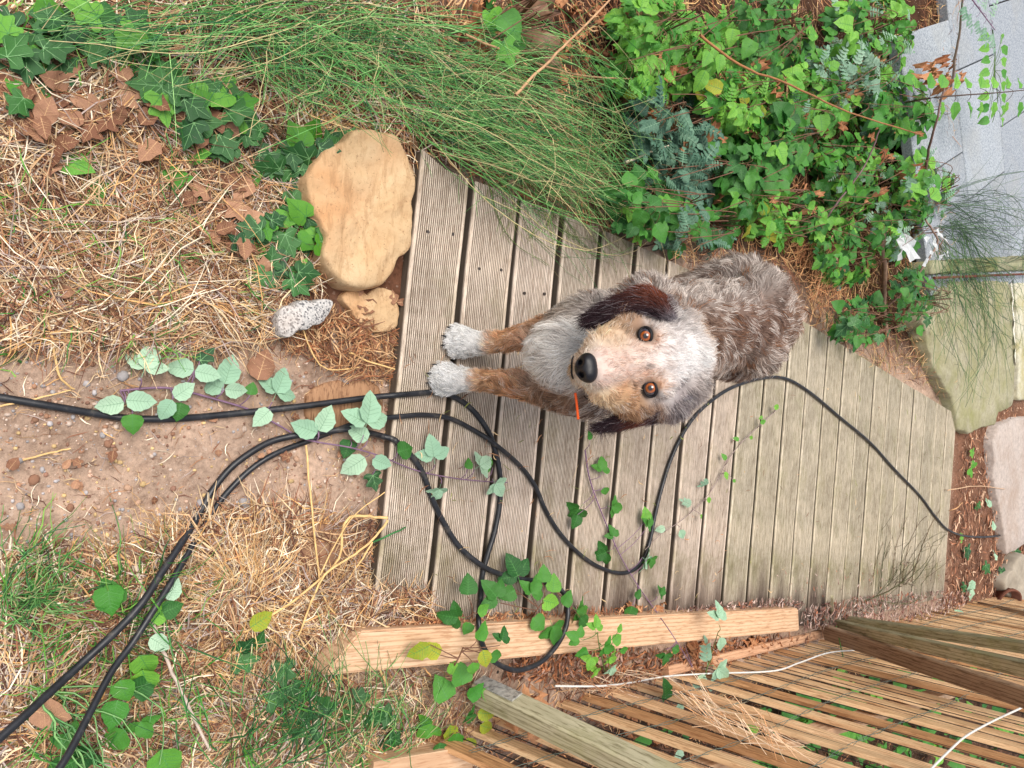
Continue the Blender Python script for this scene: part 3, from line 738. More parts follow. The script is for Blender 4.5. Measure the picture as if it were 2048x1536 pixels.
def fpt(px, py, h):   # pixel to a point just in front of the fence plane
    d = ray(px, py); o = FA+FN*(.02+h); t = ((o-EYE)@FN)/(d@FN); return EYE+t*d
wmat, t, b = newmat('garden_string', .6, .3); b.inputs['Base Color'].default_value = (.72, .71, .68, 1)
tag(tube_obj('garden_string', spline([G(1110, 1372, .03), G(1200, 1372, .06), fpt(1262, 1365, 0), fpt(1330, 1353, 0), fpt(1420, 1347, 0), fpt(1545, 1342, 0), fpt(1600, 1325, 0), fpt(1660, 1305, 0), fpt(1734, 1299, 0)], 10), .0026, wmat, 8), 'thin white cord strung along the foot of the wooden slats', 'cord')
tag(tube_obj('garden_string', spline([fpt(1855, 1545, .01), fpt(1900, 1500, .01), fpt(1935, 1470, .01), fpt(1990, 1440, .01), fpt(2048, 1413, .01), fpt(2110, 1380, .01)], 10), .0028, wmat, 8), 'thin white cord crossing the slats in the lower right corner', 'cord')
tag(tube_obj('garden_string', spline([G(1862, 1263, .1), G(1888, 1252, .1), G(1925, 1248, .1), G(1952, 1240, .1), G(1990, 1240, .1), G(2015, 1243, .12), G(2060, 1236, .12)], 10), .004, wmat, 8), 'short white cord near the ivy behind the grey posts', 'cord')

# ------------------------------------------------------------------ the black cables
cm, t, b = newmat('black_rubber', .38, .5)
t.links.new(ramp(t, noise(t, coords(t), 35, 6, .7), [(.35, (.008, .009, .012)), (.55, (.018, .020, .026)), (.72, (.09, .078, .066))]), b.inputs['Base Color'])
t.links.new(ramp(t, noise(t, coords(t), 20, 4), [(.3, (.25,)*3), (.7, (.55,)*3)]), b.inputs['Roughness'])
def cable(pts, r, label):
    Q = [G(p[0], p[1], p[3]) if len(p) > 3 else on(p[0], p[1], r+(p[2] if len(p) > 2 else 0)+.001) for p in pts]
    P = spline(Q, 9)
    # rest on whatever is underneath
    s = surf(P[:, 0], P[:, 1])+r
    P[:, 2] = np.maximum(P[:, 2], s)
    k = np.ones(7)/7
    z = P[:, 2].copy(); zp = np.pad(z, 3, mode='edge'); P[:, 2] = np.maximum(np.convolve(zp, k, 'valid'), s-.002)
    o = tube_obj('black_cable', P, r, cm, 14); return tag(o, label, 'cable', 'black rubber cables trailing over the soil and the deck')
cable([(-60, 785), (0, 795), (100, 812), (200, 829), (260, 837), (330, 838), (400, 834), (500, 824, .004), (600, 813, .018), (700, 800, .022), (760, 793, .026), (820, 788), (870, 785), (910, 795), (945, 820), (975, 860), (990, 900), (1000, 950), (1000, 1000), (990, 1060), (975, 1110), (965, 1150), (960, 1200), (958, 1240, 0, .045), (962, 1280, 0, .051), (980, 1315, 0, .052), (1010, 1335, 0, .054), (1040, 1340, 0, .056), (1080, 1325, 0, .056), (1110, 1295, 0, .054), (1130, 1260, 0, .052), (1136, 1225, 0, .045), (1132, 1195, 0, .032), (1115, 1175, 0, .018), (1080, 1163, .004), (1040, 1158, .006), (1000, 1148, .008), (965, 1132, .0125), (920, 1095, .004), (890, 1050), (870, 1010), (858, 980), (845, 945), (825, 915), (800, 890), (770, 875), (740, 866, .025), (700, 858, .024), (650, 864, .018), (590, 871, .006), (530, 888), (470, 928), (425, 980), (398, 1030), (360, 1090, .02), (320, 1150, .035), (285, 1205, .05), (230, 1265, .065), (150, 1338, .08), (60, 1422, .11), (-60, 1530, .14)], .0062, 'black cable that loops back over the pale beam and leaves at both left corners')
cable([(70, 1600, .16), (130, 1520, .14), (180, 1425, .11), (222, 1345, .08), (262, 1290, .06), (300, 1232, .045), (345, 1160, .03), (385, 1090, .014), (415, 1040, .002), (450, 990), (500, 940), (550, 908), (620, 880), (680, 858, .022), (720, 844, .026), (760, 837, .028), (800, 833), (850, 830), (900, 837), (950, 862), (990, 888, .0125), (1040, 932), (1070, 972), (1090, 1018), (1115, 1060), (1150, 1100), (1190, 1130), (1230, 1145), (1260, 1143), (1285, 1122), (1300, 1080), (1310, 1030), (1325, 970), (1345, 910), (1375, 852), (1410, 812), (1460, 777), (1520, 757), (1570, 757), (1620, 785), (1680, 835), (1740, 885), (1790, 940), (1840, 992), (1872, 1035), (1900, 1062), (1940, 1073, .01), (2000, 1071, .02), (2080, 1055, .02)], .0055, 'black cable snaking along the whole deck past the dog to the far end')

# ------------------------------------------------------------------ leaves
def strip(a, b, w0, w1, z):
    a = np.array(a, float); b = np.array(b, float); d = unit(b-a); n = np.array([-d[1], d[0]])
    return [(*(a-n*w0), z(a)), (*(a+n*w0), z(a)), (*(b+n*w1), z(b)), (*(b-n*w1), z(b))]
def leaf_ivy(name, mats, seed, tri=False):
    r = random.Random(seed)
    half = [(0, 0), (-.10, .10), (-.18, .26), (-.10, .44), (.06, .50), (.16, .36), (.24, .30), (.42, .50), (.52, .46), (.60, .30), (.62, .20), (.80, .13), (1., 0)]
    if tri: half = [(0, 0), (-.12, .14), (-.16, .32), (-.02, .46), (.22, .48), (.48, .38), (.74, .2), (1., 0)]
    half = [(x+r.uniform(-.02, .02), y*r.uniform(.94, 1.06)) if 0 < y else (x, y) for x, y in half]
    out = half+[(x, -y) for x, y in half[-2:0:-1]]
    cz = r.uniform(.05, .2)
    z = lambda p: cz*(.25*p[0]-.35*p[0]**2)-.22*abs(p[1])**2+.02*math.sin(p[0]*9+p[1]*7)
    V = []; F = []; mi = []
    V.append((.28, 0, z((.28, 0))+.015))
    for p in out: V.append((p[0], p[1], z(p)))
    mid = [((p[0]+.28)/2, p[1]/2) for p in out]; m = len(out)
    for p in mid: V.append((p[0], p[1], z(p)+.008))
    for j in range(m):
        k = (j+1) % m; F.append((0, 1+m+j, 1+m+k)); F.append((1+m+j, 1+j, 1+k, 1+m+k)); mi += [0, 0]
    zz = lambda p: z(p)+.028
    tips = [(.92, 0), (.45, .42), (.45, -.42), (-.04, .36), (-.04, -.36)] if not tri else [(.92, 0), (.35, .38), (.35, -.38), (-.02, .32), (-.02, -.32)]
    for tp in tips:
        o = len(V); V += strip((.02, 0), tp, .013, .004, zz); F.append((o, o+1, o+2, o+3)); mi.append(1)
    for (a, b) in (((.4, 0), (.62, .17)), ((.4, 0), (.62, -.17)), ((.22, .2), (.3, .38)), ((.22, -.2), (.3, -.38))):
        o = len(V); V += strip(a, b, .007, .003, zz); F.append((o, o+1, o+2, o+3)); mi.append(1)
    return mk(name, np.array(V), F, mats=mats, midx=mi)
def leaf_ovate(name, mats, seed, wd=.34, serr=.03, fold=.25, droop=.25, n=9, curl=0., veins=True, ox=0., ang=0., raw=False, scale=1., wave=.02, peak=.42):
    r = random.Random(seed); V = []; F = []; mi = []
    st = []
    for i in range(n+1):
        f = i/n; w_ = wd*(math.sin(math.pi*f**(.8 if peak > .4 else .62))**.8 if 0 < f < 1 else 0.)
        if i % 2 and 0 < i < n: w_ += serr
        st.append((f, w_))
    zf = lambda x, y: -droop*x*x+fold*abs(y)-curl*y*y*3+wave*math.sin(x*14)*abs(y)/wd*2
    for f, w_ in st:
        for s in (-1, -.5, 0, .5, 1): 
            y = s*w_; V.append((f-(.03 if abs(s) == 1 else 0)*(1 if 0 < f < 1 else 0), y, zf(f, y)))
    for i in range(n):
        for j in range(4): a = i*5+j; F.append((a, a+5, a+6, a+1)); mi.append(0)
    if veins:
        z2 = lambda p: zf(p[0], p[1])+.012
        for i in range(n-1):
            o = len(V); V += strip((st[i][0], 0), (st[i+1][0], 0), .012-.008*i/n, .011-.008*i/n, z2); F.append((o, o+1, o+2, o+3)); mi.append(1)
        for i in range(1, n-2):
            for s in (-1, 1):
                o = len(V); V += strip((st[i][0], 0), (st[i+1][0]+.05, s*st[i+1][1]*.82), .006, .003, z2); F.append((o, o+1, o+2, o+3)); mi.append(1)
    V = np.array(V)*scale; c, s = math.cos(ang), math.sin(ang)
    V = np.stack([V[:, 0]*c-V[:, 1]*s, V[:, 0]*s+V[:, 1]*c, V[:, 2]], 1); V[:, 0] += ox
    if raw: return V, F, mi
    return mk(name, V, F, mats=mats, midx=mi)
def compound(name, mats, specs, rachis):
    V = []; F = []; mi = []; o = 0
    for (x, y, a, sc_, wd, serr, seed, roll) in specs:
        v, f, m = leaf_ovate('', None, seed, wd=wd, serr=serr, ang=0, raw=True, n=8 if sc_ > .3 else 6, scale=sc_, fold=.3, veins=sc_ > .25, droop=.3)
        cr, sr = math.cos(roll), math.sin(roll); v = np.stack([v[:, 0], v[:, 1]*cr-v[:, 2]*sr, v[:, 1]*sr+v[:, 2]*cr], 1)
        c, s = math.cos(a), math.sin(a); v = np.stack([v[:, 0]*c-v[:, 1]*s+x, v[:, 0]*s+v[:, 1]*c+y, v[:, 2]], 1)
        V.append(v); F += [tuple(k+o for k in q) for q in f]; mi += m; o += len(v)
    V.append(np.array(strip((0, 0), (rachis, 0), .010, .006, lambda p: .004))); F.append((o, o+1, o+2, o+3)); mi.append(1)
    return mk(name, np.concatenate(V), F, mats=mats, midx=mi)
def tri_leaf(name, mats, seed, wd=.36, serr=.03):
    r = random.Random(seed)
    return compound(name, mats, [(.25, 0, r.uniform(-.1, .1), .75, wd, serr, seed, r.uniform(-.2, .2)), (.24, .02, 1.15+r.uniform(-.15, .15), .6, wd, serr, seed+1, .35), (.24, -.02, -1.15+r.uniform(-.15, .15), .6, wd, serr, seed+2, -.35)], .27)
def pin_leaf(name, mats, seed, pairs=4, wd=.3):
    r = random.Random(seed); sp = []
    for i in range(pairs):
        x = .18+.62*i/pairs
        for s in (-1, 1): sp.append((x, 0, s*(.95+r.uniform(-.15, .15)), .32-.02*i, wd, 0.01, seed+i, s*.3+r.uniform(-.2, .2)))
    sp.append((.80, 0, 0, .3, wd, .01, seed+9, 0)); return compound(name, mats, sp, .82)
LM = {}
LM['ivy'] = [leaf_ivy('leaf', [MT['ivy'], MT['vein']], i) for i in range(4)]
LM['ivyl'] = [leaf_ivy('leaf', [MT['ivyl'], MT['vein2']], i+9, tri=i % 2 == 0) for i in range(3)]
LM['bram'] = [tri_leaf('leaf', [MT['bram'], MT['vein2']], i*5) for i in range(4)]
LM['bright'] = [tri_leaf('leaf', [MT['bright'], MT['vein2']], i*5+2) for i in range(4)]
LM['pale'] = [tri_leaf('leaf', [MT['pale'], MT['vein3']], i*5+3, .36) for i in range(4)]
LM['pale1'] = [leaf_ovate('leaf', [MT['pale'], MT['vein3']], i, .36, .03) for i in range(2)]
LM['blue'] = [pin_leaf('leaf', [MT['blue'], MT['vein3']], i*7, 4+i % 2) for i in range(4)]
LM['silver'] = [pin_leaf('leaf', [MT['silver'], MT['vein3']], i*7+3, 4, .26) for i in range(3)]
LM['pin'] = [pin_leaf('leaf', [MT['bright'], MT['vein2']], i*7+1, 4, .36) for i in range(3)]
LM['round'] = [leaf_ovate('leaf', [MT['bram'], MT['vein2']], i, .46, .025, peak=.3) for i in range(3)]
LM['roundb'] = [leaf_ovate('leaf', [MT['bright'], MT['vein2']], i, .42, .03, peak=.3) for i in range(3)]
LM['small'] = [leaf_ovate('leaf', [MT['bright'], MT['vein2']], i, .34, .0) for i in range(2)]
LM['autumn'] = [leaf_ovate('leaf', [MT['autumn'], MT['vein2']], i, .36, .03) for i in range(2)]
LM['dead'] = [leaf_ovate('fallen_leaf', [MT['dead'], MT['deadv']], i, .30+.05*(i % 3), .02, fold=.45, droop=.15*(i % 3)-.1, curl=.3*(i % 3), wave=.04) for i in range(5)]+[leaf_ivy('fallen_leaf', [MT['dead'], MT['deadv']], 77)]
LM['rust'] = [leaf_ovate('leaf', [MT['rust_leaf'], MT['deadv']], i, .3, .02, fold=.9, droop=.9, curl=.6, wave=.15) for i in range(3)]
def put_leaf(kind, P, heading, size, parent=None, tilt=.35, name='leaf', up=None):
    me = random.choice(LM[kind]); o = bpy.data.objects.new(name, me); COL.objects.link(o)
    n = np.array([random.gauss(0, tilt), random.gauss(0, tilt)-.28, 1.]) if up is None else np.asarray(up, float)
    n = unit(n); h = np.array([math.cos(heading), math.sin(heading), 0]); x = unit(h-n*(h@n)); y = np.cross(n, x)
    R = Matrix((x, y, n)).transposed().to_4x4()
    loc = Vector(P); 
    if parent is not None: o.parent = parent; loc = loc-parent_loc(parent)
    o.matrix_local = Matrix.Translation(loc) @ R @ Matrix.Scale(size, 4)
    return o
def HD(dx, dy):   # a direction in the picture as a ground heading
    v = UP*dx+RT*dy; v = np.array([v[0], v[1]*1.5, 0]); return math.atan2(v[1], v[0])
BROWN = L(120, 84, 66); PURP = L(132, 104, 128); GRN = L(86, 116, 58)
def plant(name, label, cat, base_px, spread, n, kinds, size, hgt=(.03, .2), nst=6, scol=BROWN, wts=None, group=None, droop=.3):
    """a plant rooted at a point: arching stems with leaves along them, leaves fill an elliptical patch"""
    b = GT(*base_px); root = empty(name, b, label, cat, group); ps = []
    cx, cy, rx, ry = spread; tips = []
    for s in range(nst):
        a = 2*math.pi*s/nst+random.uniform(-.4, .4); q = random.uniform(.45, 1.)
        x, y = cx+rx*q*math.cos(a), cy+ry*q*math.sin(a); h1 = random.uniform(*hgt)
        e = GT(x, y, h1); m = (b+e)/2+np.array([random.gauss(0, .02), random.gauss(0, .02), hgt[1]*.5])
        P = spline([b, m, e], 7); tips.append(P)
    K = min(len(p) for p in tips); A = np.array([p[:K] for p in tips])
    ps.append(tubes(A, np.full(len(A), .0022), np.tile(scol, (len(A), 1)), 5, taper=.45))
    pet = []
    for i in range(n):
        a = random.uniform(0, 2*math.pi); q = math.sqrt(random.random())
        x, y = cx+rx*q*math.cos(a), cy+ry*q*math.sin(a)
        hh = random.uniform(*hgt)*(1-.5*q*q)
        p = GT(x, y, hh); fl = A.reshape(-1, 3); j = np.argmin(((fl-p)**2).sum(1)); t0 = fl[j]; t0 = p+(t0-p)*min(1., .035/(np.linalg.norm(t0-p)+1e-6))
        hd = math.atan2(p[1]-t0[1], p[0]-t0[0])+random.gauss(0, .7)
        k = random.choices(kinds, wts)[0]; sz = random.uniform(*size)
        put_leaf(k, p, hd, sz, root)
        pet.append(spline([t0, (t0+p)/2+np.array([0, 0, .01]), p], 3))
    ps.append(tubes(np.array(pet), np.full(n, .0011), np.tile(scol*.9+GRN*.2, (n, 1)), 3, taper=.7))
    V, F, C = merge(ps); o = link(mk('stem', V-b, F, MT['stem'], col=C), 'stem'); o.parent = root
    return root
def vine(name, label, pts, leaves, r=.0022, col=PURP, hs=.01, cat='vine', group=None):
    """a trailing stem through picture points lying on whatever is there, leaves listed as (x, y, dx, dy, kind, size)"""
    Q = [on(p[0], p[1], hs+(p[2] if len(p) > 2 else 0)) for p in pts]; P = spline(Q, 6)
    root = empty(name, P[0], label, cat, group); ps = [tubes(P[None], [r], np.array([col]), 6, taper=.55)]
    pet = []
    for l in leaves:
        x, y, dx, dy, k, sz = l[:6]; sz = sz*(.84 if k not in ('pale', 'pale1') else .94); h = l[6] if len(l) > 6 else .025
        p = on(x, y, h); j = np.argmin(((P-p)**2).sum(1)); hd = HD(dx, dy)
        back = p-np.array([math.cos(hd), math.sin(hd), 0])*sz*.02
        put_leaf(k, p, hd, sz, root, tilt=.16); pet.append(spline([P[j], (P[j]+back)/2+np.array([0, 0, .006]), back], 3))
    ps.append(tubes(np.array(pet), np.full(len(pet), .0012), np.tile(col, (len(pet), 1)), 4, taper=.8))
    V, F, C = merge(ps); o = link(mk('stem', V-P[0], F, MT['stem'], col=C), 'stem'); o.parent = root
    return root

# trailing brambles
vine('bramble_vine', 'trailing bramble with pale undersides crossing the soil and the near deck corner',
     [(240, 782), (300, 776), (350, 778), (430, 798), (500, 820), (560, 852), (600, 875), (640, 885, .02), (700, 895, .03), (760, 912, .02), (830, 940), (900, 955), (960, 962), (1015, 965)],
     [(283, 755, .3, -1, 'pale', .065), (248, 805, -.8, .2, 'pale1', .045), (252, 800, 1, .1, 'pale1', .048), (345, 800, -.6, 1, 'pale1', .042), (348, 795, 1, -.8, 'pale1', .042), (388, 740, -1, -.3, 'pale1', .05), (390, 742, 1, .3, 'pale1', .045), (448, 778, -.9, -.3, 'pale1', .05), (449, 768, .3, -1, 'pale1', .058), (450, 778, 1, .1, 'pale1', .042), (545, 803, .4, -1, 'pale', .075), (540, 820, -.5, .5, 'pale1', .045), (635, 865, -.9, -.3, 'pale1', .055, .04), (638, 862, .5, -1, 'pale1', .058, .04), (728, 868, .2, -1, 'pale', .092, .06), (735, 880, -.2, -.2, 'pale1', .05, .05), (730, 915, -.4, .3, 'pale1', .06, .03), (745, 918, .5, .2, 'pale1', .045, .03),
      (870, 928, -.2, -1, 'pale', .068, .03), (882, 968, -.1, .6, 'pale', .05), (950, 938, .6, -.3, 'pale', .06, .03), (985, 958, .4, .6, 'pale', .055), (985, 935, -.5, -.2, 'bram', .04),
      (265, 828, 0, 1, 'round', .042), (400, 722, .3, -.3, 'ivy', .04), (362, 805, -.2, 1, 'round', .04), (500, 790, .2, -.9, 'round', .03), (795, 905, .8, -.2, 'round', .05), (745, 950, .2, .8, 'ivy', .045), (935, 938, .2, -.8, 'round', .03), (700, 880, -.2, .6, 'round', .045)])
vine('bramble_vine', 'slender bramble shoot with small green leaves crossing the middle of the deck',
     [(1555, 818), (1520, 850), (1480, 888), (1450, 930), (1420, 985), (1370, 1035), (1320, 1070), (1290, 1100)],
     [(1548, 812, .6, .2, 'small', .035), (1525, 832, -.6, .5, 'small', .02), (1520, 845, .8, -.2, 'small', .03), (1478, 880, -.6, -.3, 'small', .026), (1500, 872, .4, .4, 'small', .022), (1452, 920, -.5, -.8, 'small', .03), (1448, 945, .4, .6, 'small', .035), (1420, 960, -.6, .3, 'silver', .055), (1415, 995, .4, .6, 'small', .028), (1385, 1010, -.7, -.3, 'silver', .06), (1360, 1060, .4, .7, 'pale1', .035), (1330, 1055, -.6, .2, 'pale1', .032), (1400, 1030, .5, .5, 'small', .025), (1465, 960, .6, .3, 'small', .02)], r=.0016, col=L(150, 132, 128))
vine('bramble_vine', 'purple stemmed bramble crossing the deck and the pale beam beside the cable loop',
     [(1170, 900), (1180, 960), (1205, 1030), (1240, 1110), (1275, 1170), (1310, 1220), (1345, 1270, .05), (1385, 1335, .05)],
     [(1202, 950, .2, -.8, 'bram', .06), (1208, 975, .3, .7, 'round', .03), (1166, 1008, -.5, .8, 'bram', .075), (1215, 1012, .4, .1, 'bram', .065), (1155, 1030, -.3, .9, 'round', .045), (1228, 1080, -.1, -.8, 'bram', .05), (1222, 1100, -.7, .3, 'bram', .07), (1292, 1040, -.1, -.9, 'roundb', .045), (1290, 1060, .4, -.6, 'bram', .06), (1285, 1115, .6, .4, 'pale', .075), (1300, 1110, .2, .8, 'bram', .055), (1264, 1212, -.2, .8, 'round', .055), (1270, 1195, .6, -.6, 'round', .035), (1315, 1192, .6, -.3, 'bram', .05), (1345, 1240, .7, -.1, 'bram', .055, .05), (1332, 1300, -.1, .8, 'bram', .055, .05), (1345, 1295, .7, .5, 'round', .035, .05), (1180, 880, -.2, -.9, 'small', .03)], r=.0022)
def cluster(name, label, pts, base, col=BROWN, cat='plant', group=None):
    return vine(name, label, base, pts, r=.002, col=col, hs=.012, cat=cat, group=group)
cluster('bramble_plant', 'dark green bramble growing inside the cable loop at the deck edge',
        [(1040, 1165, -.3, -.8, 'bram', .09, .04), (1000, 1205, -.4, -.6, 'bram', .085, .05), (1055, 1200, .5, -.7, 'bram', .08, .06), (1085, 1200, .6, .2, 'roundb', .06, .06), (1100, 1240, .2, .7, 'bram', .085, .05), (1065, 1235, .5, .6, 'round', .055, .05), (1145, 1215, .4, .3, 'bram', .09, .04), (1160, 1235, .6, .7, 'round', .045, .05), (1105, 1185, .2, -.9, 'roundb', .055, .05), (1030, 1180, -.7, .3, 'round', .05, .05), (1085, 1165, .1, -.8, 'round', .05, .06), (1125, 1210, .3, -.4, 'round', .05, .05)],
        [(1055, 1250, .05), (1070, 1225, .04), (1090, 1200, .04), (1110, 1180, .03)])
cluster('bramble_plant', 'bramble with big dark leaves climbing over the beam left of the cable loop',
        [(935, 1190, .1, -.9, 'round', .055, .06), (930, 1235, -.8, 0, 'bram', .075, .06), (955, 1225, .8, -.3, 'roundb', .04, .06), (940, 1245, -.3, .6, 'round', .035, .06), (880, 1310, -.6, -.5, 'autumn', .055, .05), (900, 1325, .3, .8, 'roundb', .04, .05), (860, 1290, -.6, .3, 'autumn', .06, .05), (925, 1275, -.2, -.5, 'pale1', .05, .06), (955, 1280, .3, -.6, 'roundb', .05, .06), (965, 1300, .2, .8, 'autumn', .05, .05), (980, 1310, .6, .2, 'round', .04, .05), (945, 1325, .1, .7, 'roundb', .04, .05), (1000, 1290, .3, -.6, 'bram', .05, .05)],
        [(900, 1345), (920, 1310, .05), (935, 1270, .05), (945, 1225, .04)])
cluster('bramble_plant', 'light green leafy shoot leaning on the beam right of the cable loop',
        [(1165, 1280, -.6, -.4, 'bright', .055, .08), (1190, 1265, .2, -.9, 'bright', .05, .09), (1200, 1290, .4, .2, 'bright', .06, .09), (1225, 1285, .7, -.3, 'roundb', .04, .08), (1185, 1305, -.2, .7, 'bright', .055, .07), (1215, 1310, .6, .6, 'bright', .05, .07), (1240, 1300, .8, .1, 'small', .035, .08), (1205, 1250, .1, -.9, 'roundb', .035, .1), (1175, 1300, -.7, .3, 'roundb', .04, .06), (1220, 1330, .4, .8, 'pale', .045, .06), (1195, 1330, -.3, .8, 'bright', .045, .05), (1235, 1265, .5, -.6, 'small', .03, .09)],
        [(1210, 1345), (1205, 1320, .05), (1198, 1290, .07), (1195, 1265, .08)], col=GRN)
cluster('bramble_plant', 'bramble with large round leaves and yellowing edges beside the thick post foot',
        [(895, 1400, -.3, -.8, 'roundb', .07, .06), (925, 1370, -.1, -.9, 'round', .065, .08), (935, 1395, .4, -.3, 'roundb', .055, .08), (965, 1395, .7, -.3, 'roundb', .045, .08), (875, 1440, -.6, .5, 'bright', .07, .05), (900, 1450, .1, .7, 'autumn', .06, .05), (925, 1430, .6, .4, 'bram', .06, .06), (955, 1425, .8, .2, 'autumn', .055, .06), (935, 1475, .2, .8, 'autumn', .055, .05), (915, 1465, -.2, .8, 'roundb', .05, .05), (960, 1450, .8, .5, 'autumn', .05, .05), (880, 1485, -.1, .9, 'round', .04, .05)],
        [(905, 1500), (910, 1455, .04), (918, 1415, .05), (930, 1380, .06)])
cluster('bramble_plant', 'leafy bramble with rounded leaves at the bottom left under the cables',
        [(215, 1170, .1, .9, 'roundb', .06, .04), (230, 1215, -.2, -.6, 'round', .06, .04), (280, 1310, .2, .6, 'roundb', .06, .05), (285, 1340, .1, .6, 'roundb', .062, .05), (240, 1360, .2, .7, 'roundb', .05, .05), (235, 1400, -.2, .9, 'roundb', .055, .05), (265, 1390, .6, -.4, 'round', .055, .05), (250, 1460, -.4, .4, 'round', .055, .04), (320, 1500, .3, .9, 'roundb', .075, .05), (275, 1430, .3, .8, 'bram', .06, .04), (300, 1240, .4, -.3, 'roundb', .05, .04), (335, 1200, .3, -.5, 'pale1', .04, .04), (325, 1225, .7, -.2, 'round', .04, .04), (190, 1490, -.5, .6, 'bram', .07, .04), (150, 1520, -.7, .5, 'round', .06, .04), (165, 1480, -.6, -.2, 'bram', .055, .04), (300, 1275, .6, .6, 'pale1', .04, .05)],
        [(300, 1530), (285, 1450), (270, 1370), (260, 1290), (245, 1210)], col=GRN)
cluster('bramble_plant', 'dark leaves hanging over the slats at the bottom of the picture',
        [(1330, 1400, 0, -.9, 'round', .075, .15), (1335, 1440, .4, .8, 'bram', .09, .15), (1300, 1470, -.5, .3, 'round', .07, .15), (1365, 1470, .7, .4, 'round', .06, .15), (1355, 1500, .2, .8, 'pale1', .06, .14), (1350, 1420, .7, -.2, 'pale1', .05, .15)],
        [(1310, 1540, .1), (1325, 1490, .12), (1335, 1440, .13), (1330, 1410, .13)])
cluster('bramble_plant', 'broad dark leaves in front of the slats at the bottom edge right of centre',
        [(1600, 1505, -.3, -.5, 'round', .11, .4), (1625, 1525, .5, .3, 'bram', .1, .4), (1575, 1530, -.8, .3, 'round', .08, .4), (1650, 1540, .7, .3, 'round', .07, .4)],
        [(1560, 1600, .3), (1590, 1560, .36), (1605, 1530, .38)], col=L(96, 70, 40))
cluster('bramble_plant', 'pale lobed leaves standing against the beam near the slats',
        [(1438, 1248, .1, -.9, 'pale', .07, .08), (1440, 1275, .2, .8, 'pale1', .05, .07), (1415, 1330, -.1, -.9, 'silver', .1, .08), (1425, 1330, .5, .4, 'pale', .08, .07), (1410, 1350, -.4, .4, 'pale1', .06, .06), (1425, 1365, .2, .9, 'pale1', .045, .06)],
        [(1400, 1385, .0), (1410, 1350, .04), (1422, 1310, .06), (1436, 1265, .06)], col=GRN)
cluster('ivy_plant', 'dark ivy trailing at the far right behind the grey posts',
        [(1935, 1250, -.3, -.5, 'ivy', .09, .1), (1960, 1245, .5, -.3, 'ivy', .09, .1), (1980, 1265, .6, .4, 'ivy', .08, .1), (1950, 1275, -.2, .8, 'ivy', .07, .1), (1925, 1235, -.6, -.6, 'pale1', .06, .1), (2010, 1270, .6, .4, 'ivy', .08, .1), (2030, 1290, .8, .3, 'ivy', .07, .1), (1880, 1262, -.3, .3, 'ivy', .05, .1), (1990, 1240, .4, -.7, 'ivyl', .05, .1)],
        [(1880, 1270), (1930, 1262), (1980, 1262), (2040, 1285)], cat='ivy')
cluster('ivy_plant', 'ivy with silvery leaf backs creeping up the orange litter at the far end',
        [(1935, 1095, .2, .7, 'ivy', .1), (1925, 1080, -.3, -.6, 'ivyl', .06), (1970, 1130, .4, .5, 'ivy', .09), (2000, 1145, .6, .2, 'ivy', .09), (1985, 1060, .3, -.6, 'pale1', .06), (1980, 1015, -.1, -.6, 'pale1', .06), (1960, 1010, -.6, .3, 'ivy', .06), (1945, 1160, -.2, .5, 'pale1', .08), (1940, 1180, .3, .8, 'pale1', .08), (1990, 1120, .3, -.5, 'pale1', .07), (2030, 1100, .4, .6, 'ivy', .1), (2035, 1145, .5, .6, 'ivy', .1), (1930, 1170, -.5, .6, 'ivy', .07), (1940, 950, .3, -.5, 'ivyl', .06), (1945, 900, .1, .4, 'ivyl', .06), (1950, 925, -.3, .5, 'ivyl', .05)],
        [(1950, 1200), (1955, 1140), (1960, 1080), (1960, 1010), (1950, 940), (1945, 885)], cat='ivy')

# ivy patches
def ivy_patch(label, poly, n, kinds, size, wts=None, hgt=(.008, .05), base=None):
    px, py = sample(poly, n); b = GT(*np.array(poly).mean(0)); root = empty('ivy_plant', b, label, 'ivy'); st = []
    for x, y in zip(px, py):
        p = GT(x, y, random.uniform(*hgt)); st.append(spline([b+np.array([random.gauss(0, .05), random.gauss(0, .05), .0]), GT((x+poly[0][0])/2, (y+poly[0][1])/2, .01), p-np.array([0, 0, .003])], 3))
        put_leaf(random.choices(kinds, wts)[0], p, random.uniform(0, 6.28), random.uniform(*size), root, tilt=.28)
    V, F, C = tubes(np.array(st), np.full(n, .0011), np.tile(L(96, 76, 50), (n, 1)), 3); o = link(mk('stem', V-b, F, MT['stem'], col=C), 'stem'); o.parent = root
ivy_patch('cluster of dark veined ivy leaves pressed against the big sandstone', [(495, 490), (520, 400), (580, 380), (640, 375), (655, 420), (650, 490), (610, 560), (520, 565), (490, 530)], 60, ['ivy', 'ivyl'], (.036, .05), [8, 2])
ivy_patch('band of dark ivy leaves above the sandstone, reaching under the broom', [(290, 150), (400, 140), (480, 200), (560, 290), (660, 270), (700, 300), (620, 350), (520, 330), (420, 280), (330, 220)], 84, ['ivy', 'ivyl'], (.036, .056), [9, 2])
ivy_patch('ivy leaves among the grass in the upper left corner', [(0, 60), (150, 20), (330, 60), (330, 170), (200, 110), (60, 230), (0, 230)], 44, ['ivy', 'ivyl', 'round'], (.036, .055), [6, 2, 1])
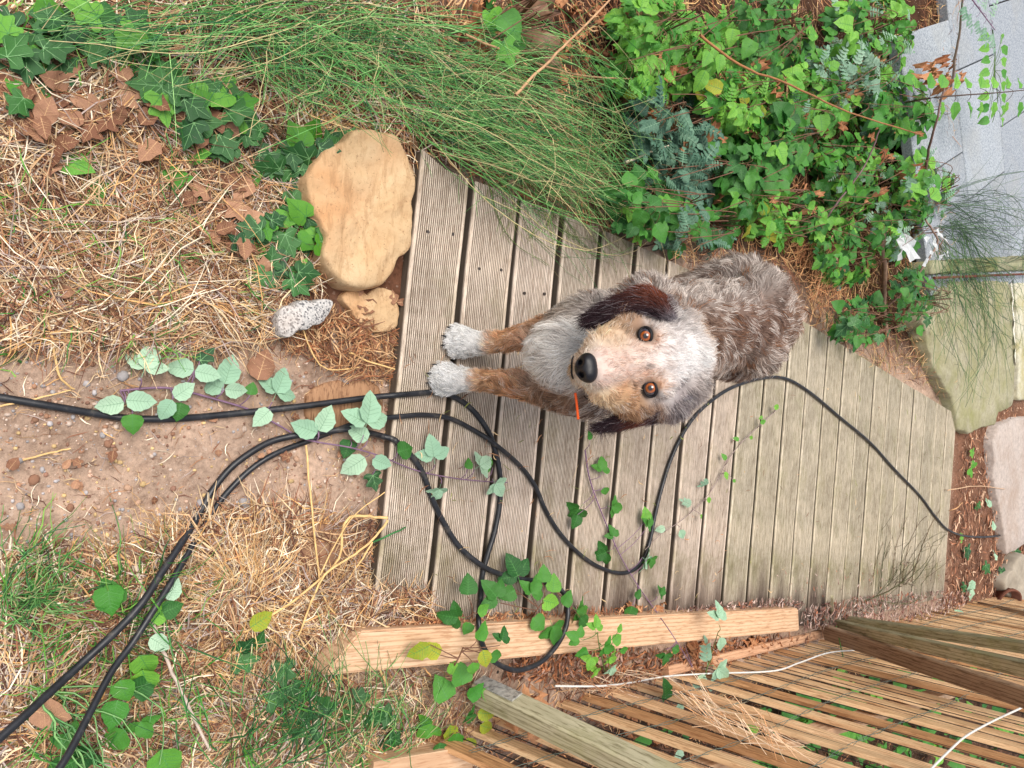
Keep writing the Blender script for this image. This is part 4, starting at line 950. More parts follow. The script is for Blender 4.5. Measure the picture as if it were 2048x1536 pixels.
for k, (pts, lb) in enumerate([([(125, 315), (178, 325), (165, 368), (186, 372)], 'small group of bright round ivy leaves on the left straw bank'),
                               ([(376, 308), (455, 150), (412, 235), (330, 355)], 'few light green ivy leaves below the dark ivy band'),
                               ([(505, 330), (480, 322), (560, 460), (635, 485), (515, 515), (520, 552)], 'yellow-green young ivy leaves left of the big sandstone')]):
    b = GT(*pts[0]); root = empty('ivy_plant', b, lb, 'ivy'); st = []
    for x, y in pts:
        p = GT(x, y, .02); put_leaf('ivyl', p, random.uniform(0, 6.28), random.uniform(.038, .05), root, tilt=.2); st.append(spline([b, (b+p)/2+np.array([0, 0, .01]), p], 3))
    V, F, C = tubes(np.array(st), np.full(len(st), .001), np.tile(GRN, (len(st), 1)), 3); o = link(mk('stem', V-b, F, MT['stem'], col=C), 'stem'); o.parent = root
ivy_patch('dark ivy leaves below the straw at the bottom left of the beam', [(430, 1280), (520, 1290), (620, 1330), (760, 1400), (800, 1480), (640, 1480), (500, 1380)], 26, ['ivy'], (.035, .05), None, (.005, .03))

# the bank of brambles, blue-green shoots and creepers
BK = [('bramble_bush', 'bright green leafy bush in the top of the bank, beside the bare earth', (1290, 80), (1310, 70, 75, 70), 62, ['pin', 'bright', 'small'], (.05, .10), [5, 2, 1]),
      ('bramble_bush', 'yellow-green bush of small leaflets below the top edge, left part of the bank', (1340, 130), (1300, 140, 80, 50), 46, ['pin', 'autumn', 'bright'], (.05, .09), [5, 1, 2]),
      ('bramble_bush', 'dark green bush with broad leaves at the top edge of the bank, centre', (1520, 60), (1530, 70, 95, 75), 66, ['bram', 'roundb', 'round', 'pin'], (.05, .10), [4, 2, 2, 1]),
      ('bramble_bush', 'green tangled bush at the top edge next to the pavers', (1720, 70), (1745, 75, 95, 75), 66, ['bright', 'bram', 'silver', 'roundb'], (.06, .12), [3, 3, 2, 1]),
      ('shrub', 'blue-green feathery shoots on the left side of the bank', (1330, 250), (1335, 245, 75, 60), 40, ['blue'], (.08, .13), None),
      ('shrub', 'blue-green feathery shoots hanging near the deck edge', (1400, 350), (1375, 340, 75, 50), 40, ['blue'], (.08, .13), None),
      ('shrub', 'grey-green feathery shoots low at the edge of the bank above the dog', (1400, 450), (1390, 455, 60, 40), 24, ['blue', 'bram'], (.07, .11), [3, 1]),
      ('bramble_bush', 'mixed yellow and green bush in the middle of the bank', (1480, 200), (1470, 200, 85, 60), 60, ['pin', 'roundb', 'bright', 'autumn'], (.05, .10), [3, 2, 3, 1]),
      ('bramble_bush', 'broad leaved bramble right of the centre of the bank', (1600, 290), (1575, 270, 85, 65), 60, ['bram', 'bright', 'round', 'silver'], (.06, .12), [4, 3, 2, 1]),
      ('bramble_bush', 'bramble with dense rounded dark leaves beside the deck', (1500, 350), (1500, 330, 85, 45), 62, ['bram', 'round'], (.07, .12), [4, 2]),
      ('bramble_bush', 'bramble sprawling over dead stalks near the back of the dog', (1560, 400), (1500, 400, 60, 35), 26, ['bright', 'bram'], (.06, .10), None),
      ('shrub', 'silvery green drooping shoots in the upper bank near the pavers', (1700, 160), (1720, 150, 90, 55), 46, ['silver'], (.08, .14), None),
      ('bramble_bush', 'fresh green bramble reaching to the edge of the pavers', (1790, 240), (1790, 215, 70, 60), 52, ['bright', 'bram'], (.08, .14), None),
      ('bramble_bush', 'bramble bush in the lower bank between dead branches', (1720, 370), (1720, 350, 80, 70), 56, ['bram', 'bright', 'silver'], (.06, .12), [3, 3, 1]),
      ('bramble_bush', 'green creeper at the bank edge next to the white scraps', (1840, 400), (1850, 375, 50, 60), 34, ['bram', 'silver', 'roundb'], (.07, .13), None),
      ('bramble_bush', 'low green plants on the ground between the dog and the dead branch', (1680, 520), (1690, 500, 60, 60), 30, ['bram', 'bright'], (.06, .10), None),
      ('bramble_bush', 'small dark leaved plants along the far edge of the boardwalk', (1740, 640), (1720, 640, 70, 40), 22, ['bram', 'round', 'ivy'], (.06, .10), None),
      ('bramble_bush', 'dark leaves pushing through the broom below the first deck board ends', (1330, 420), (1290, 410, 70, 60), 34, ['round', 'bright', 'bram'], (.05, .09), [3, 1, 2]),
      ('bramble_bush', 'low bramble sprays over the dead stalks right of the dog in the bank', (1660, 430), (1650, 425, 60, 50), 34, ['bram', 'bright'], (.06, .10), None),
      ('bramble_bush', 'dense green growth round the foot of the white scraps', (1790, 470), (1790, 450, 60, 55), 34, ['bram', 'silver', 'pin'], (.07, .12), None),
      ('bramble_bush', 'scattered leaves between the dead branch and the mossy slab', (1830, 600), (1825, 600, 45, 60), 20, ['bram', 'round', 'ivy'], (.06, .09), None),
      ('bramble_bush', 'yellow-green leafy sprays over the dead stalks beside the dog', (1570, 470), (1550, 440, 60, 45), 26, ['bright', 'pin', 'autumn'], (.06, .10), [4, 2, 1]),
      ('bramble_bush', 'fresh light green growth in the middle right of the bank', (1650, 200), (1650, 190, 70, 70), 46, ['bright', 'roundb', 'pin'], (.06, .11), None),
      ('bramble_bush', 'light green sprays in the upper middle of the bank', (1420, 100), (1420, 110, 70, 70), 46, ['pin', 'bright', 'small'], (.06, .10), None),
      ('bramble_bush', 'broad vine leaves at the top edge beside the old log', (1010, 60), (1005, 50, 40, 50), 9, ['round', 'ivyl'], (.05, .075), None),
      ]
for (nm, lb, bp, sp, n, kd, sz, wt) in BK:
    big = sp[0] > 1150
    plant(nm, lb, 'shrub' if nm == 'shrub' else 'bush', bp, sp, int(n*(3.0 if big else 1)), kd, (sz[0]*.64, sz[1]*.66) if big else sz, hgt=(.02, .26), nst=9, wts=wt)
# long hanging shoots over the pavers
vine('bramble_vine', 'long dark shoot with paired leaves reaching over the pavers', [(1810, 205, .2), (1870, 195, .25), (1930, 190, .28), (2000, 185, .3), (2070, 178, .3)],
     [(x, 190+s*14, .4, s*.9, 'small', .085, .28) for x in range(1830, 2060, 26) for s in (-1, 1)], r=.0035, col=L(80, 60, 48))
vine('bramble_vine', 'small leafy shoot hanging down over the paver joint', [(1985, 60, .3), (1990, 100, .25), (1990, 150, .2), (1995, 200, .18), (1985, 245, .15)],
     [(1990+s*12, y, s*.9, .4, 'small', .07, .24) for y in range(70, 245, 24) for s in (-1, 1)], r=.0025, col=GRN)
vine('bramble_vine', 'leafy shoot in the top right corner above the pavers', [(1930, -20, .3), (1960, 20, .3), (1990, 60, .28)],
     [(1925+k*14, -5+k*14+s*12, .3, s, 'silver', .1, .3) for k in range(5) for s in (-1, 1)], r=.003)

# woody stems and dead branches
def stick(name, label, pts, r, col, cat='branch', taper=.6, group=None, dz=None):
    Q = [GT(p[0], p[1], p[2]) for p in pts]; P = spline(Q, 5)
    P = P+RNG.normal(0, r*.25, P.shape)
    V, F, C = tubes(P[None], [r], np.array([col]), 8, taper=taper)
    return tag(link(mk(name, V-P[0], F, MT['stem'], col=C), name, loc=P[0]), label, cat, group)
TAN = L(190, 150, 112); GREY = L(150, 132, 120)
stick('dry_twig', 'long tan dead stem arching across the bank from the top of the old log', [(1030, 190, .2), (1100, 120, .24), (1160, 60, .26), (1230, -10, .28)], .0035, TAN)
stick('dry_twig', 'thin brown stem running right through the green bank', [(1400, 70, .22), (1480, 130, .25), (1580, 170, .27), (1700, 225, .26), (1840, 268, .24)], .004, L(164, 112, 72))
stick('dry_twig', 'pale dry stem along the upper part of the bank', [(930, 70, .12), (1040, 115, .15), (1160, 150, .17), (1280, 158, .17)], .0028, TAN)
stick('dry_twig', 'grey stem curving up beside the pavers at the top', [(1900, 190, .1), (1910, 120, .2), (1920, 60, .25), (1925, -10, .3)], .006, GREY)
stick('dead_branch', 'upright grey-brown dead branch standing in the bank beyond the dog', [(1768, 410, .12), (1764, 480, .1), (1768, 560, .06), (1768, 620, .03), (1778, 690, .0)], .013, L(146, 118, 98), taper=.75)
stick('dead_branch', 'thin forked twig leaning from the dead branch towards the white scraps', [(1772, 615, .05), (1810, 580, .1), (1850, 530, .14), (1875, 480, .18), (1850, 440, .2)], .006, L(156, 130, 116))
stick('dry_twig', 'purplish cane rising from the bank left of the dead branch', [(1600, 505, .04), (1640, 450, .14), (1680, 400, .2), (1730, 330, .25), (1760, 260, .28)], .0045, L(120, 96, 96))
stick('dry_twig', 'dark cane near the edge of the pavers', [(1850, 370, .12), (1855, 310, .2), (1870, 250, .24), (1890, 170, .26)], .006, L(118, 92, 84))
stick('dry_twig', 'pale straight straw stem crossing the litter beyond the rump of the dog', [(1620, 645, .02), (1640, 560, .08), (1665, 470, .12)], .003, L(214, 172, 130))
stick('dry_twig', 'white speckled twig lying among the broom', [(1250, 325, .12), (1300, 305, .14), (1340, 290, .15)], .0035, L(220, 205, 180))
stick('dry_twig', 'tan twig on the deck near the far cable bend', [(1765, 1110, .05), (1820, 1050, .05), (1860, 1025, .05), (1905, 1020, .05), (1925, 1005, .04)], .004, L(206, 158, 112))
stick('dry_twig', 'curled pale root on the far boards', [(1828, 915, .045), (1845, 945, .05), (1880, 965, .05), (1895, 980, .05), (1950, 972, .05), (2010, 978, .05)], .0035, L(206, 170, 136))
stick('dry_twig', 'short pale twig resting on the middle deck boards', [(1550, 1207, .045), (1590, 1165, .05), (1640, 1128, .055)], .0025, L(214, 200, 184))
stick('dry_twig', 'short straw lying on the boards behind the rump of the dog', [(1542, 783, .037), (1560, 755, .037), (1574, 728, .037)], .0018, L(214, 180, 130))
stick('old_log', 'weathered grey-brown log lying at the top of the bank, half buried in litter', [(1050, -40, .05), (1062, 20, .05), (1072, 70, .05), (1085, 130, .04), (1092, 190, .01), (1095, 240, .0)], .055, L(140, 108, 86), cat='log', taper=.7)
GOLD = L(226, 188, 128)
for i, (pts, r) in enumerate([([(612, 890, .02), (618, 960, .02), (628, 1060, .03), (636, 1130, .03), (650, 1200, .04), (700, 1262, .05), (760, 1330, .04)], .0022),
                              ([(775, 1035, .05), (730, 1033, .04), (700, 1035, .04), (685, 1060, .04), (680, 1110, .04), (655, 1145, .04), (560, 1220, .03), (490, 1265, .03)], .003),
                              ([(775, 1040, .05), (745, 1080, .05), (700, 1115, .05), (650, 1150, .05), (625, 1200, .04), (598, 1270, .03)], .0025),
                              ([(745, 1085, .05), (710, 1140, .05), (672, 1195, .04)], .0018),
                              ([(672, 1245, .03), (730, 1300, .03), (760, 1340, .03), (775, 1375, .03)], .003),
                              ([(690, 1262, .04), (684, 1330, .03), (678, 1380, .02)], .003),
                              ([(80, 600, .02), (105, 680, .02), (118, 750, .015), (148, 778, .01)], .0022),
                              ([(155, 520, .02), (170, 600, .02), (260, 665, .02), (330, 680, .02)], .0028),
                              ([(310, 677, .01), (400, 680, .015), (480, 682, .015)], .0016),
                              ([(45, 920, .008), (90, 908, .008), (142, 897, .008)], .0018),
                              ([(0, 812, .01), (70, 798, .01), (142, 780, .012)], .0016),
                              ([(270, 1130, .02), (300, 1225, .02), (330, 1310, .04), (370, 1400, .05), (420, 1500, .05)], .0035),
                              ([(640, 1150, .05), (700, 1040, .05), (770, 985, .045)], .0015),
                              ([(590, 610, .02), (640, 730, .03), (720, 735, .02)], .0016),
                              ([(700, 705, .02), (735, 722, .02), (790, 738, .04)], .0022)]):
    nm = ['beside the buried board', 'curling from the deck corner into the dry clump', 'forking down from the deck corner', 'slanting over the brown stone', 'crossing the left end of the beam', 'standing over the beam end', 'bending to the soil at the far left', 'greyish and kinked, dividing straw from soil', 'lying level along the soil edge', 'short and alone on the bare soil', 'under the left end of the cable', 'long and pale through the bottom left grass', 'thin and yellow near the first board', 'looping below the granite', 'between the paws and the red stone'][i]
    o = stick('straw_stalk', 'dry golden stalk '+nm, pts, r, GOLD if i not in (7, 11) else L(206, 186, 172), cat='straw', taper=.7)

# white scraps, teal scrap
wp, t, b = newmat('white_scrap', .6, .3); b.inputs['Base Color'].default_value = (.86, .88, .9, 1)
for i, (x, y, s_) in enumerate([(1808, 485, .09), (1818, 505, .1), (1800, 510, .06), (1852, 483, .07), (1870, 490, .06), (1885, 478, .06), (1862, 508, .04), (1880, 515, .04), (1900, 525, .03), (1940, 540, .03), (2018, 548, .05), (1805, 548, .03), (1830, 540, .03), (1895, 508, .03), (1875, 460, .03), (1850, 525, .05)]):
    bm = bmesh.new(); k = 9; c = bm.verts.new((0, 0, .1)); rr = random.Random(i+5)
    ring = [bm.verts.new((math.cos(j*6.283/k)*rr.uniform(.35, 1.1), math.sin(j*6.283/k)*rr.uniform(.25, .8), rr.uniform(-.15, .3))) for j in range(k)]
    for j in range(k): bm.faces.new((c, ring[j], ring[(j+1) % k]))
    ex = bmesh.ops.solidify(bm, geom=bm.faces[:], thickness=.03)
    me = bpy.data.meshes.new('white_scrap'); bm.to_mesh(me); bm.free(); me.materials.append(wp)
    p = GT(x, y, .22 if y < 530 and x < 1900 else .02+.04*(x > 1900)); o = link(me, 'white_scrap', loc=p); o.scale = (s_*.62,)*3; o.rotation_euler = (rr.uniform(-.5, .3), rr.uniform(-.5, .5), rr.uniform(0, 6))
    tag(o, 'torn white plastic scrap in the twigs by the mossy kerb', 'scrap', 'torn white scraps near the kerb')
tm, t, b = newmat('teal_plastic', .5, .4); b.inputs['Base Color'].default_value = (*L(30, 130, 130), 1)
o = bar('teal_tag', GT(1677, 571, .03), GT(1677, 582, .03), .02, .008, tm, bev=.001, cuts=1, side=(1, 0, 0)); tag(o, 'tiny teal plastic cap on a pale stick behind the dog', 'plastic cap')
o = stick('cut_stick', 'pale birch-like stick ending at the teal cap', [(1668, 510, .06), (1672, 540, .045), (1676, 568, .03)], .009, L(196, 170, 140), taper=.9)

# ------------------------------------------------------------------ dry grass, litter, green grass
Z1 = [(0, 150), (300, 200), (420, 260), (560, 330), (640, 420), (640, 560), (560, 600), (560, 670), (470, 690), (330, 700), (0, 690)]
parts = [litter(Z1, 10500, width=(.0009, .0024)), litter(Z1, 1500, (.10, .24), (.0012, .0024), dz=(.01, .03)), litter([(0, 0), (900, 0), (900, 260), (620, 300), (0, 200)], 2600, (.04, .15)),
         litter([(450, 200), (900, 200), (900, 330), (640, 340), (500, 330)], 700, (.05, .16)),
         litter([(540, 590), (800, 660), (790, 760), (700, 760), (560, 700)], 900, (.02, .08), cols=[L(182, 138, 98), L(150, 96, 64), L(196, 160, 120), L(120, 80, 60)], w=[3, 3, 2, 2]),
         litter([(430, 1010), (600, 1000), (770, 1050), (760, 1270), (620, 1340), (500, 1330), (330, 1120)], 1500, (.04, .16)),
         litter([(0, 1100), (330, 1080), (600, 1300), (980, 1350), (960, 1536), (0, 1536)], 4200, (.03, .14)),
         litter([(640, 1160), (860, 1180), (860, 1250), (680, 1260)], 420, (.03, .12), surface=.004),
         litter(PATH, 420, (.01, .05), (.001, .002), dz=(0, .004)),
         litter([(330, 1080), (420, 1030), (760, 1190), (680, 1290), (420, 1240)], 900, (.04, .14), bend=.6)]
# tufts of golden straw
def tuft(px, py, n, ln, spread, cols, w_=None, wd=(.001, .0022), dirx=None, upz=.5, k=6):
    b = GT(px, py); th = RNG.uniform(0, 2*math.pi, n) if dirx is None else HD(*dirx)+RNG.normal(0, spread, n)
    l = RNG.uniform(ln*.4, ln, n); e = RNG.uniform(.05, upz, n)
    s = np.linspace(0, 1, k); P0 = b+np.stack([RNG.normal(0, .012, n), RNG.normal(0, .012, n), np.zeros(n)], 1)
    d = np.stack([np.cos(th), np.sin(th), np.zeros(n)], 1)
    P = P0[:, None]+l[:, None, None]*s[None, :, None]*d[:, None]
    P[..., 2] += (l*e)[:, None]*(s-s*s*.9)[None]*2; P += np.cumsum(RNG.normal(0, .006, (n, k, 3)), 1)
    P[..., 2] = np.maximum(P[..., 2], HZ(P[..., 0], P[..., 1])+.002)
    return ribbons(P, RNG.uniform(*wd, n), pick(cols, n, w_), S=np.tile([0, 0, 1.], (n, 1))+RNG.normal(0, .4, (n, 3)))
DRY = [L(228, 192, 138), L(212, 168, 112), L(190, 142, 96), L(236, 214, 176)]
for (x, y, n, ln, dx) in [(490, 1180, 160, .16, (0, -1)), (500, 1210, 150, .16, (.3, .8)), (560, 1250, 120, .14, (.2, .9)), (470, 1160, 90, .12, (-.8, -.4)), (250, 530, 90, .12, (.4, -.7)), (380, 420, 90, .14, (-.5, .5)), (420, 590, 80, .12, (.6, .5)), (120, 470, 80, .13, (.5, .3)), (300, 330, 80, .13, (-.3, .8)), (600, 250, 90, .15, (1, -.5)), (620, 300, 60, .12, (.9, -.2)), (700, 1230, 90, .12, (.4, -.8)), (650, 1240, 80, .14, (.1, -.9)), (770, 1150, 50, .14, (.3, .9)), (400, 1330, 70, .12, (.7, .3)), (330, 1080, 50, .08, (-.5, -.7)), (1420, 1400, 90, .25, (.8, .5))]:
    parts.append(tuft(x, y, n, ln, .5, DRY, dirx=dx))
stuff('dry_grass', parts, MT['straw'], 'dry golden and brown straw matted over the ground left of the deck', 'dry grass')
DB = [L(150, 98, 68), L(186, 132, 90), L(112, 74, 56), L(208, 168, 124), L(90, 62, 50)]
parts = [litter([(880, 0), (1300, 0), (1500, 250), (1300, 500), (1100, 430), (850, 300)], 3600, (.02, .09), (.002, .005), cols=DB, w=None),
         litter([(1250, 0), (1900, 0), (1880, 500), (1640, 640), (1340, 520), (1200, 300)], 4200, (.05, .22), (.0015, .004), cols=DB+[L(206, 168, 112)], w=None, dz=(0, .06)),
         litter([(1480, 430), (1640, 360), (1660, 560), (1620, 640), (1560, 530)], 900, (.08, .25), (.001, .0022), cols=[L(176, 120, 80), L(204, 154, 106), L(150, 98, 66)], w=None, dz=(.02, .08), bias=HD(1, -.5), bs=.35),
         litter([(1600, 440), (1860, 420), (1900, 800), (1760, 740), (1620, 660)], 2200, (.04, .2), (.0015, .003), cols=DB+[L(216, 178, 126), L(120, 122, 60)], w=None, dz=(0, .05))]
stuff('leaf_litter', parts, MT['straw'], 'brown dead stalks and litter under the green bank', 'leaf litter')
PB = [L(148, 116, 104), L(120, 86, 78), L(178, 150, 138), L(150, 96, 72), L(96, 70, 64), L(190, 168, 158)]
parts = [litter([(1080, 1262), (1300, 1300), (1600, 1262), (1645, 1276), (1349, 1349), (1200, 1375), (1000, 1350)], 1500, (.015, .05), (.003, .007), cols=[L(150, 96, 66), L(180, 122, 84), L(112, 74, 56), L(160, 130, 116)], w=None, dz=(0, .015)),
         litter([(1600, 1215), (1700, 1195), (1880, 1180), (1940, 1180), (1900, 1240), (1700, 1240), (1600, 1262)], 1300, (.015, .05), (.003, .006), cols=PB, w=None, surface=.004),
         litter([(1300, 1225), (1520, 1195), (1600, 1200), (1600, 1216), (1300, 1234)], 500, (.01, .035), (.002, .005), cols=PB, w=None, surface=.004),
         litter([(880, 1228), (1000, 1225), (1300, 1210), (1300, 1233), (760, 1258), (780, 1240)], 420, (.015, .05), (.002, .005), cols=[L(160, 104, 70), L(196, 148, 108), L(130, 88, 66)], w=None, surface=.004),
         litter([(980, 1370), (1240, 1370), (1700, 1300), (1900, 1536), (950, 1536)], 1500, (.03, .1), (.002, .005), cols=DB, w=None)]
stuff('leaf_litter', parts, MT['straw'], 'shredded purple-brown leaf litter along the beam and the posts', 'leaf litter')
OR = [L(166, 112, 84), L(190, 140, 108), L(124, 86, 68), L(216, 180, 150), L(98, 72, 60)]
parts = [litter([(1925, 870), (1990, 820), (2048, 800), (2100, 900), (2100, 1240), (1880, 1240), (1880, 1160), (1905, 1040)], 3200, (.02, .08), (.003, .007), cols=OR, w=None, dz=(0, .02))]
stuff('bark_litter', parts, MT['straw'], 'orange shredded bark litter at the far end of the boardwalk', 'bark litter')
stuff('deck_debris', [litter([(790, 700), (1340, 560), (1600, 660), (1900, 860), (1880, 1180), (780, 1240)], 330, (.006, .045), (.0008, .003), cols=[L(176, 130, 96), L(214, 184, 140), L(120, 84, 62), L(120, 126, 64)], w=None, surface=.003), litter([(1540, 1130), (1880, 1120), (1880, 1190), (1560, 1200)], 160, (.008, .04), (.001, .004), cols=PB, w=None, surface=.003)], MT['straw'], 'crumbs of straw, needles and leaf scattered over the deck boards', 'debris')
# green grass blades
GG = [L(60, 130, 50), L(96, 160, 60), L(130, 180, 80), L(44, 100, 46)]
parts = []
for (x, y) in [(20, 420), (60, 440), (30, 480), (170, 510), (210, 520), (340, 290), (310, 250), (300, 690), (290, 670), (60, 590), (150, 560), (330, 360), (20, 260), (60, 330), (240, 480), (420, 520), (200, 640), (100, 550), (350, 600), (450, 400), (480, 560), (530, 590), (90, 620), (260, 560), (380, 480), (60, 380), (140, 380), (250, 420), (310, 510), (180, 450), (40, 640), (420, 340), (250, 180), (150, 200), (400, 100), (500, 60), (650, 120), (30, 60), (90, 100), (25, 700)]:
    parts.append(tuft(x, y, 14, .09, .6, GG, wd=(.0015, .0032), dirx=(random.gauss(0, 1), random.gauss(0, 1)), upz=.9))
for (x, y) in [(245, 1240), (215, 1260), (240, 1200), (300, 1150), (150, 1240), (60, 1200), (20, 1180), (330, 1420), (400, 1350), (120, 1400), (40, 1470), (180, 1300), (350, 1250), (80, 1130), (200, 1520), (560, 1420), (650, 1460), (480, 1480), (730, 1500), (800, 1460)]:
    parts.append(tuft(x, y, 22, .14, 1.2, GG, wd=(.0015, .0035), dirx=(random.gauss(0, 1), random.gauss(0, 1)), upz=.9))
stuff('green_grass', parts, MT['green'], 'thin green grass blades coming up through the straw', 'grass')

# broom: thin leafless green stems
def broom(label, origins, targets, n, hgt, rad=.0009, sub=2, cols=None, arch=.15, wob=.012):
    cols = [L(70, 134, 66), L(104, 166, 86), L(54, 108, 68), L(150, 196, 122), L(120, 176, 100), L(206, 190, 140)] if cols is None else cols
    ox, oy = sample(origins, n); tx, ty = sample(targets, n); k = 12
    A = GTv(ox, oy, .02); B = GTv(tx, ty, RNG.uniform(*hgt, n)); s = np.linspace(0, 1, k)
    P = A[:, None]+(B-A)[:, None]*s[None, :, None]; ln = np.linalg.norm(B-A, axis=1)
    P[..., 2] += (ln*RNG.uniform(.3, 1.2, n)*arch)[:, None]*(4*s*(1-s))[None]
    sd_ = np.stack([-(B-A)[:, 1], (B-A)[:, 0], np.zeros(n)], 1)*RNG.normal(0, .12, n)[:, None]
    P += sd_[:, None]*(4*s*(1-s))[None, :, None]; P += np.cumsum(RNG.normal(0, wob*.6, (n, k, 3)), 1)*.5
    P[..., 2] = np.maximum(P[..., 2], surf(P[..., 0], P[..., 1])+.004)
    out = [tubes(P, np.full(n, rad)*RNG.uniform(.7, 1.5, n), pick(cols, n), 3, taper=.5)]
    for _ in range(sub):
        j = RNG.integers(3, k-2, n); base = P[np.arange(n), j]; d = unit(P[np.arange(n), j+1]-base)
        rr = unit(d+RNG.normal(0, .5, (n, 3))); l = ln*RNG.uniform(.1, .35, n)
        s2 = np.linspace(0, 1, 5); Q = base[:, None]+l[:, None, None]*s2[None, :, None]*rr[:, None]
        Q += (np.array([0, 0, -1.])*.12)[None, None]*(s2**2)[None, :, None]*l[:, None, None]
        Q[..., 2] = np.maximum(Q[..., 2], surf(Q[..., 0], Q[..., 1])+.003)
        out.append(tubes(Q, np.full(n, rad*.7), pick(cols, n), 3, taper=.5))
    V, F, C = merge(out); b = A.mean(0); root = empty('broom_shrub', b, label, 'shrub')
    o = link(mk('stems', V-b, F, MT['stem'], col=C), 'stems'); o.parent = root; o['kind'] = 'stuff'
broom('dense green broom stems filling the top left bank above the rock', [(380, 0), (760, 0), (760, 120), (500, 160)], [(560, 60), (950, 40), (1000, 260), (700, 290), (520, 200)], 190, (.02, .16), sub=3)
broom('broom stems running down to the left straw from the top edge', [(330, 0), (800, -40), (800, 60), (500, 60)], [(0, 60), (330, 180), (560, 320), (420, 200), (100, -20)], 90, (.02, .14), sub=1)
broom('green broom stems sweeping over the left ends of the near boards', [(760, 120), (960, 130), (980, 260), (800, 270)], [(1010, 300), (1300, 330), (1370, 450), (1260, 500), (1060, 420)], 105, (.04, .14), sub=3)
broom('upper sweep of broom reaching across the bare earth by the log', [(700, 30), (900, 30), (900, 160), (720, 160)], [(1000, 60), (1130, 60), (1350, 230), (1380, 330), (1180, 300), (1050, 240)], 70, (.05, .2), sub=3)
broom('tangle of broom stems going every way beside the first boards', [(860, 220), (1040, 260), (1040, 360), (880, 320)], [(820, 60), (1100, 100), (1360, 260), (1330, 500), (1150, 440), (960, 380)], 80, (.03, .18), sub=3)
broom('broom stems crossing from the bank side back to the rock', [(1150, 300), (1300, 340), (1280, 460), (1180, 420)], [(820, 180), (1000, 120), (1000, 300), (840, 310)], 60, (.06, .2), sub=2)
broom('few fine broom sprigs trailing on the grooved boards', [(960, 300), (1150, 380), (1100, 420), (950, 340)], [(900, 400), (1080, 480), (1250, 540), (1130, 560), (980, 560)], 34, (.01, .06), rad=.0008, sub=1, cols=[L(96, 124, 60), L(120, 140, 70)])
broom('dark wiry broom drooping over the mossy concrete slab', [(1800, 420), (1900, 400), (1960, 470), (1860, 560), (1800, 600)], [(1840, 560), (2040, 520), (2040, 760), (1960, 850), (1840, 720)], 110, (.02, .12), rad=.0014, sub=2, cols=[L(70, 104, 62), L(96, 128, 76), L(52, 82, 56)], arch=.1)
broom('wiry green broom across the corner of the pavers', [(1840, 400), (1900, 380), (1900, 460), (1850, 480)], [(1940, 380), (2080, 440), (2100, 530), (1960, 520)], 80, (.05, .2), rad=.0012, sub=2, cols=[L(60, 92, 60), L(90, 120, 84), L(44, 66, 48)])
broom('coarse green stems from the bottom left crossing the straw', [(450, 1480), (620, 1480), (640, 1560), (440, 1560)], [(230, 1240), (330, 1260), (560, 1290), (680, 1320), (740, 1400), (600, 1330)], 28, (.05, .16), rad=.0014, sub=3, cols=[L(60, 120, 64), L(92, 156, 80), L(44, 96, 56)])
broom('thin green stems standing before the left end of the beam', [(660, 1440), (850, 1480), (850, 1560), (640, 1560)], [(600, 1180), (700, 1260), (860, 1360), (960, 1430), (700, 1330)], 20, (.05, .2), rad=.0011, sub=3)
broom('wispy green stems on the far left edge below the cables', [(0, 1180), (60, 1190), (60, 1260), (0, 1260)], [(0, 1020), (140, 1060), (220, 1180), (180, 1260), (90, 1320)], 46, (.02, .1), rad=.0012, sub=3)
broom('thick green shoots crossing under the cables in the bottom left corner', [(60, 1350), (110, 1380), (110, 1420), (60, 1400)], [(140, 1420), (240, 1500), (330, 1540), (200, 1560)], 12, (.02, .08), rad=.0017, sub=3, cols=[L(96, 150, 90), L(130, 178, 110)])
broom('dark fine creeper stems spread on the far deck boards', [(1690, 1160), (1760, 1190), (1760, 1220), (1700, 1220)], [(1690, 1020), (1840, 1000), (1860, 1130), (1800, 1200), (1700, 1120)], 26, (.03, .07), rad=.0015, sub=2, cols=[L(80, 84, 50), L(96, 76, 52)])
stick('green_stalk', 'single long green stalk leaning across the slats', [(1672, 1252, .08), (1690, 1330, .3), (1715, 1430, .45), (1745, 1550, .6)], .0022, L(96, 140, 70), cat='stalk')
stick('green_stalk', 'thin green stalk crossing the deck boards level with the vine', [(1240, 1107, .045), (1310, 1111, .045), (1398, 1112, .045)], .0018, L(80, 150, 50), cat='stalk')
stick('green_stalk', 'bright green stalk pointing from the bank onto the first board', [(745, 1085, .04), (800, 1060, .05), (850, 1035, .05), (885, 1005, .05)], .0022, L(60, 120, 66), cat='stalk')

# fallen leaves
def fallen(poly, n, size, label, group, kind='dead', dz=.012, surface=None):
    px, py = sample(poly, n)
    for x, y in zip(px, py):
        p = GT(x, y, dz) if surface is None else G(x, y, surface)
        o = put_leaf(kind, p, random.uniform(0, 6.28), random.uniform(*size), None, tilt=.35, name='fallen_leaf'); tag(o, label+', '+where(x, y, poly), 'leaf', group)
fallen([(0, 130), (300, 130), (450, 230), (420, 320), (200, 330), (0, 260)], 46, (.028, .048), 'curled brown dead leaf among the straw in the upper left', 'fallen leaves in the upper left', dz=.03)
fallen([(380, 360), (490, 380), (500, 480), (420, 480)], 12, (.034, .052), 'large brown dead leaf on the straw left of the dark ivy', 'fallen leaves left of the ivy', dz=.035)
fallen([(0, 330), (380, 330), (560, 560), (300, 640), (0, 560)], 24, (.025, .05), 'small brown leaf scattered on the matted straw', 'fallen leaves on the straw')
fallen([(700, 580), (800, 560), (800, 700), (700, 700)], 16, (.02, .04), 'small reddish leaf lying between the rock and the deck', 'fallen leaves by the rock')
fallen(PATH, 18, (.012, .022), 'tiny brown leaf on the bare soil', 'fallen leaves on the soil')
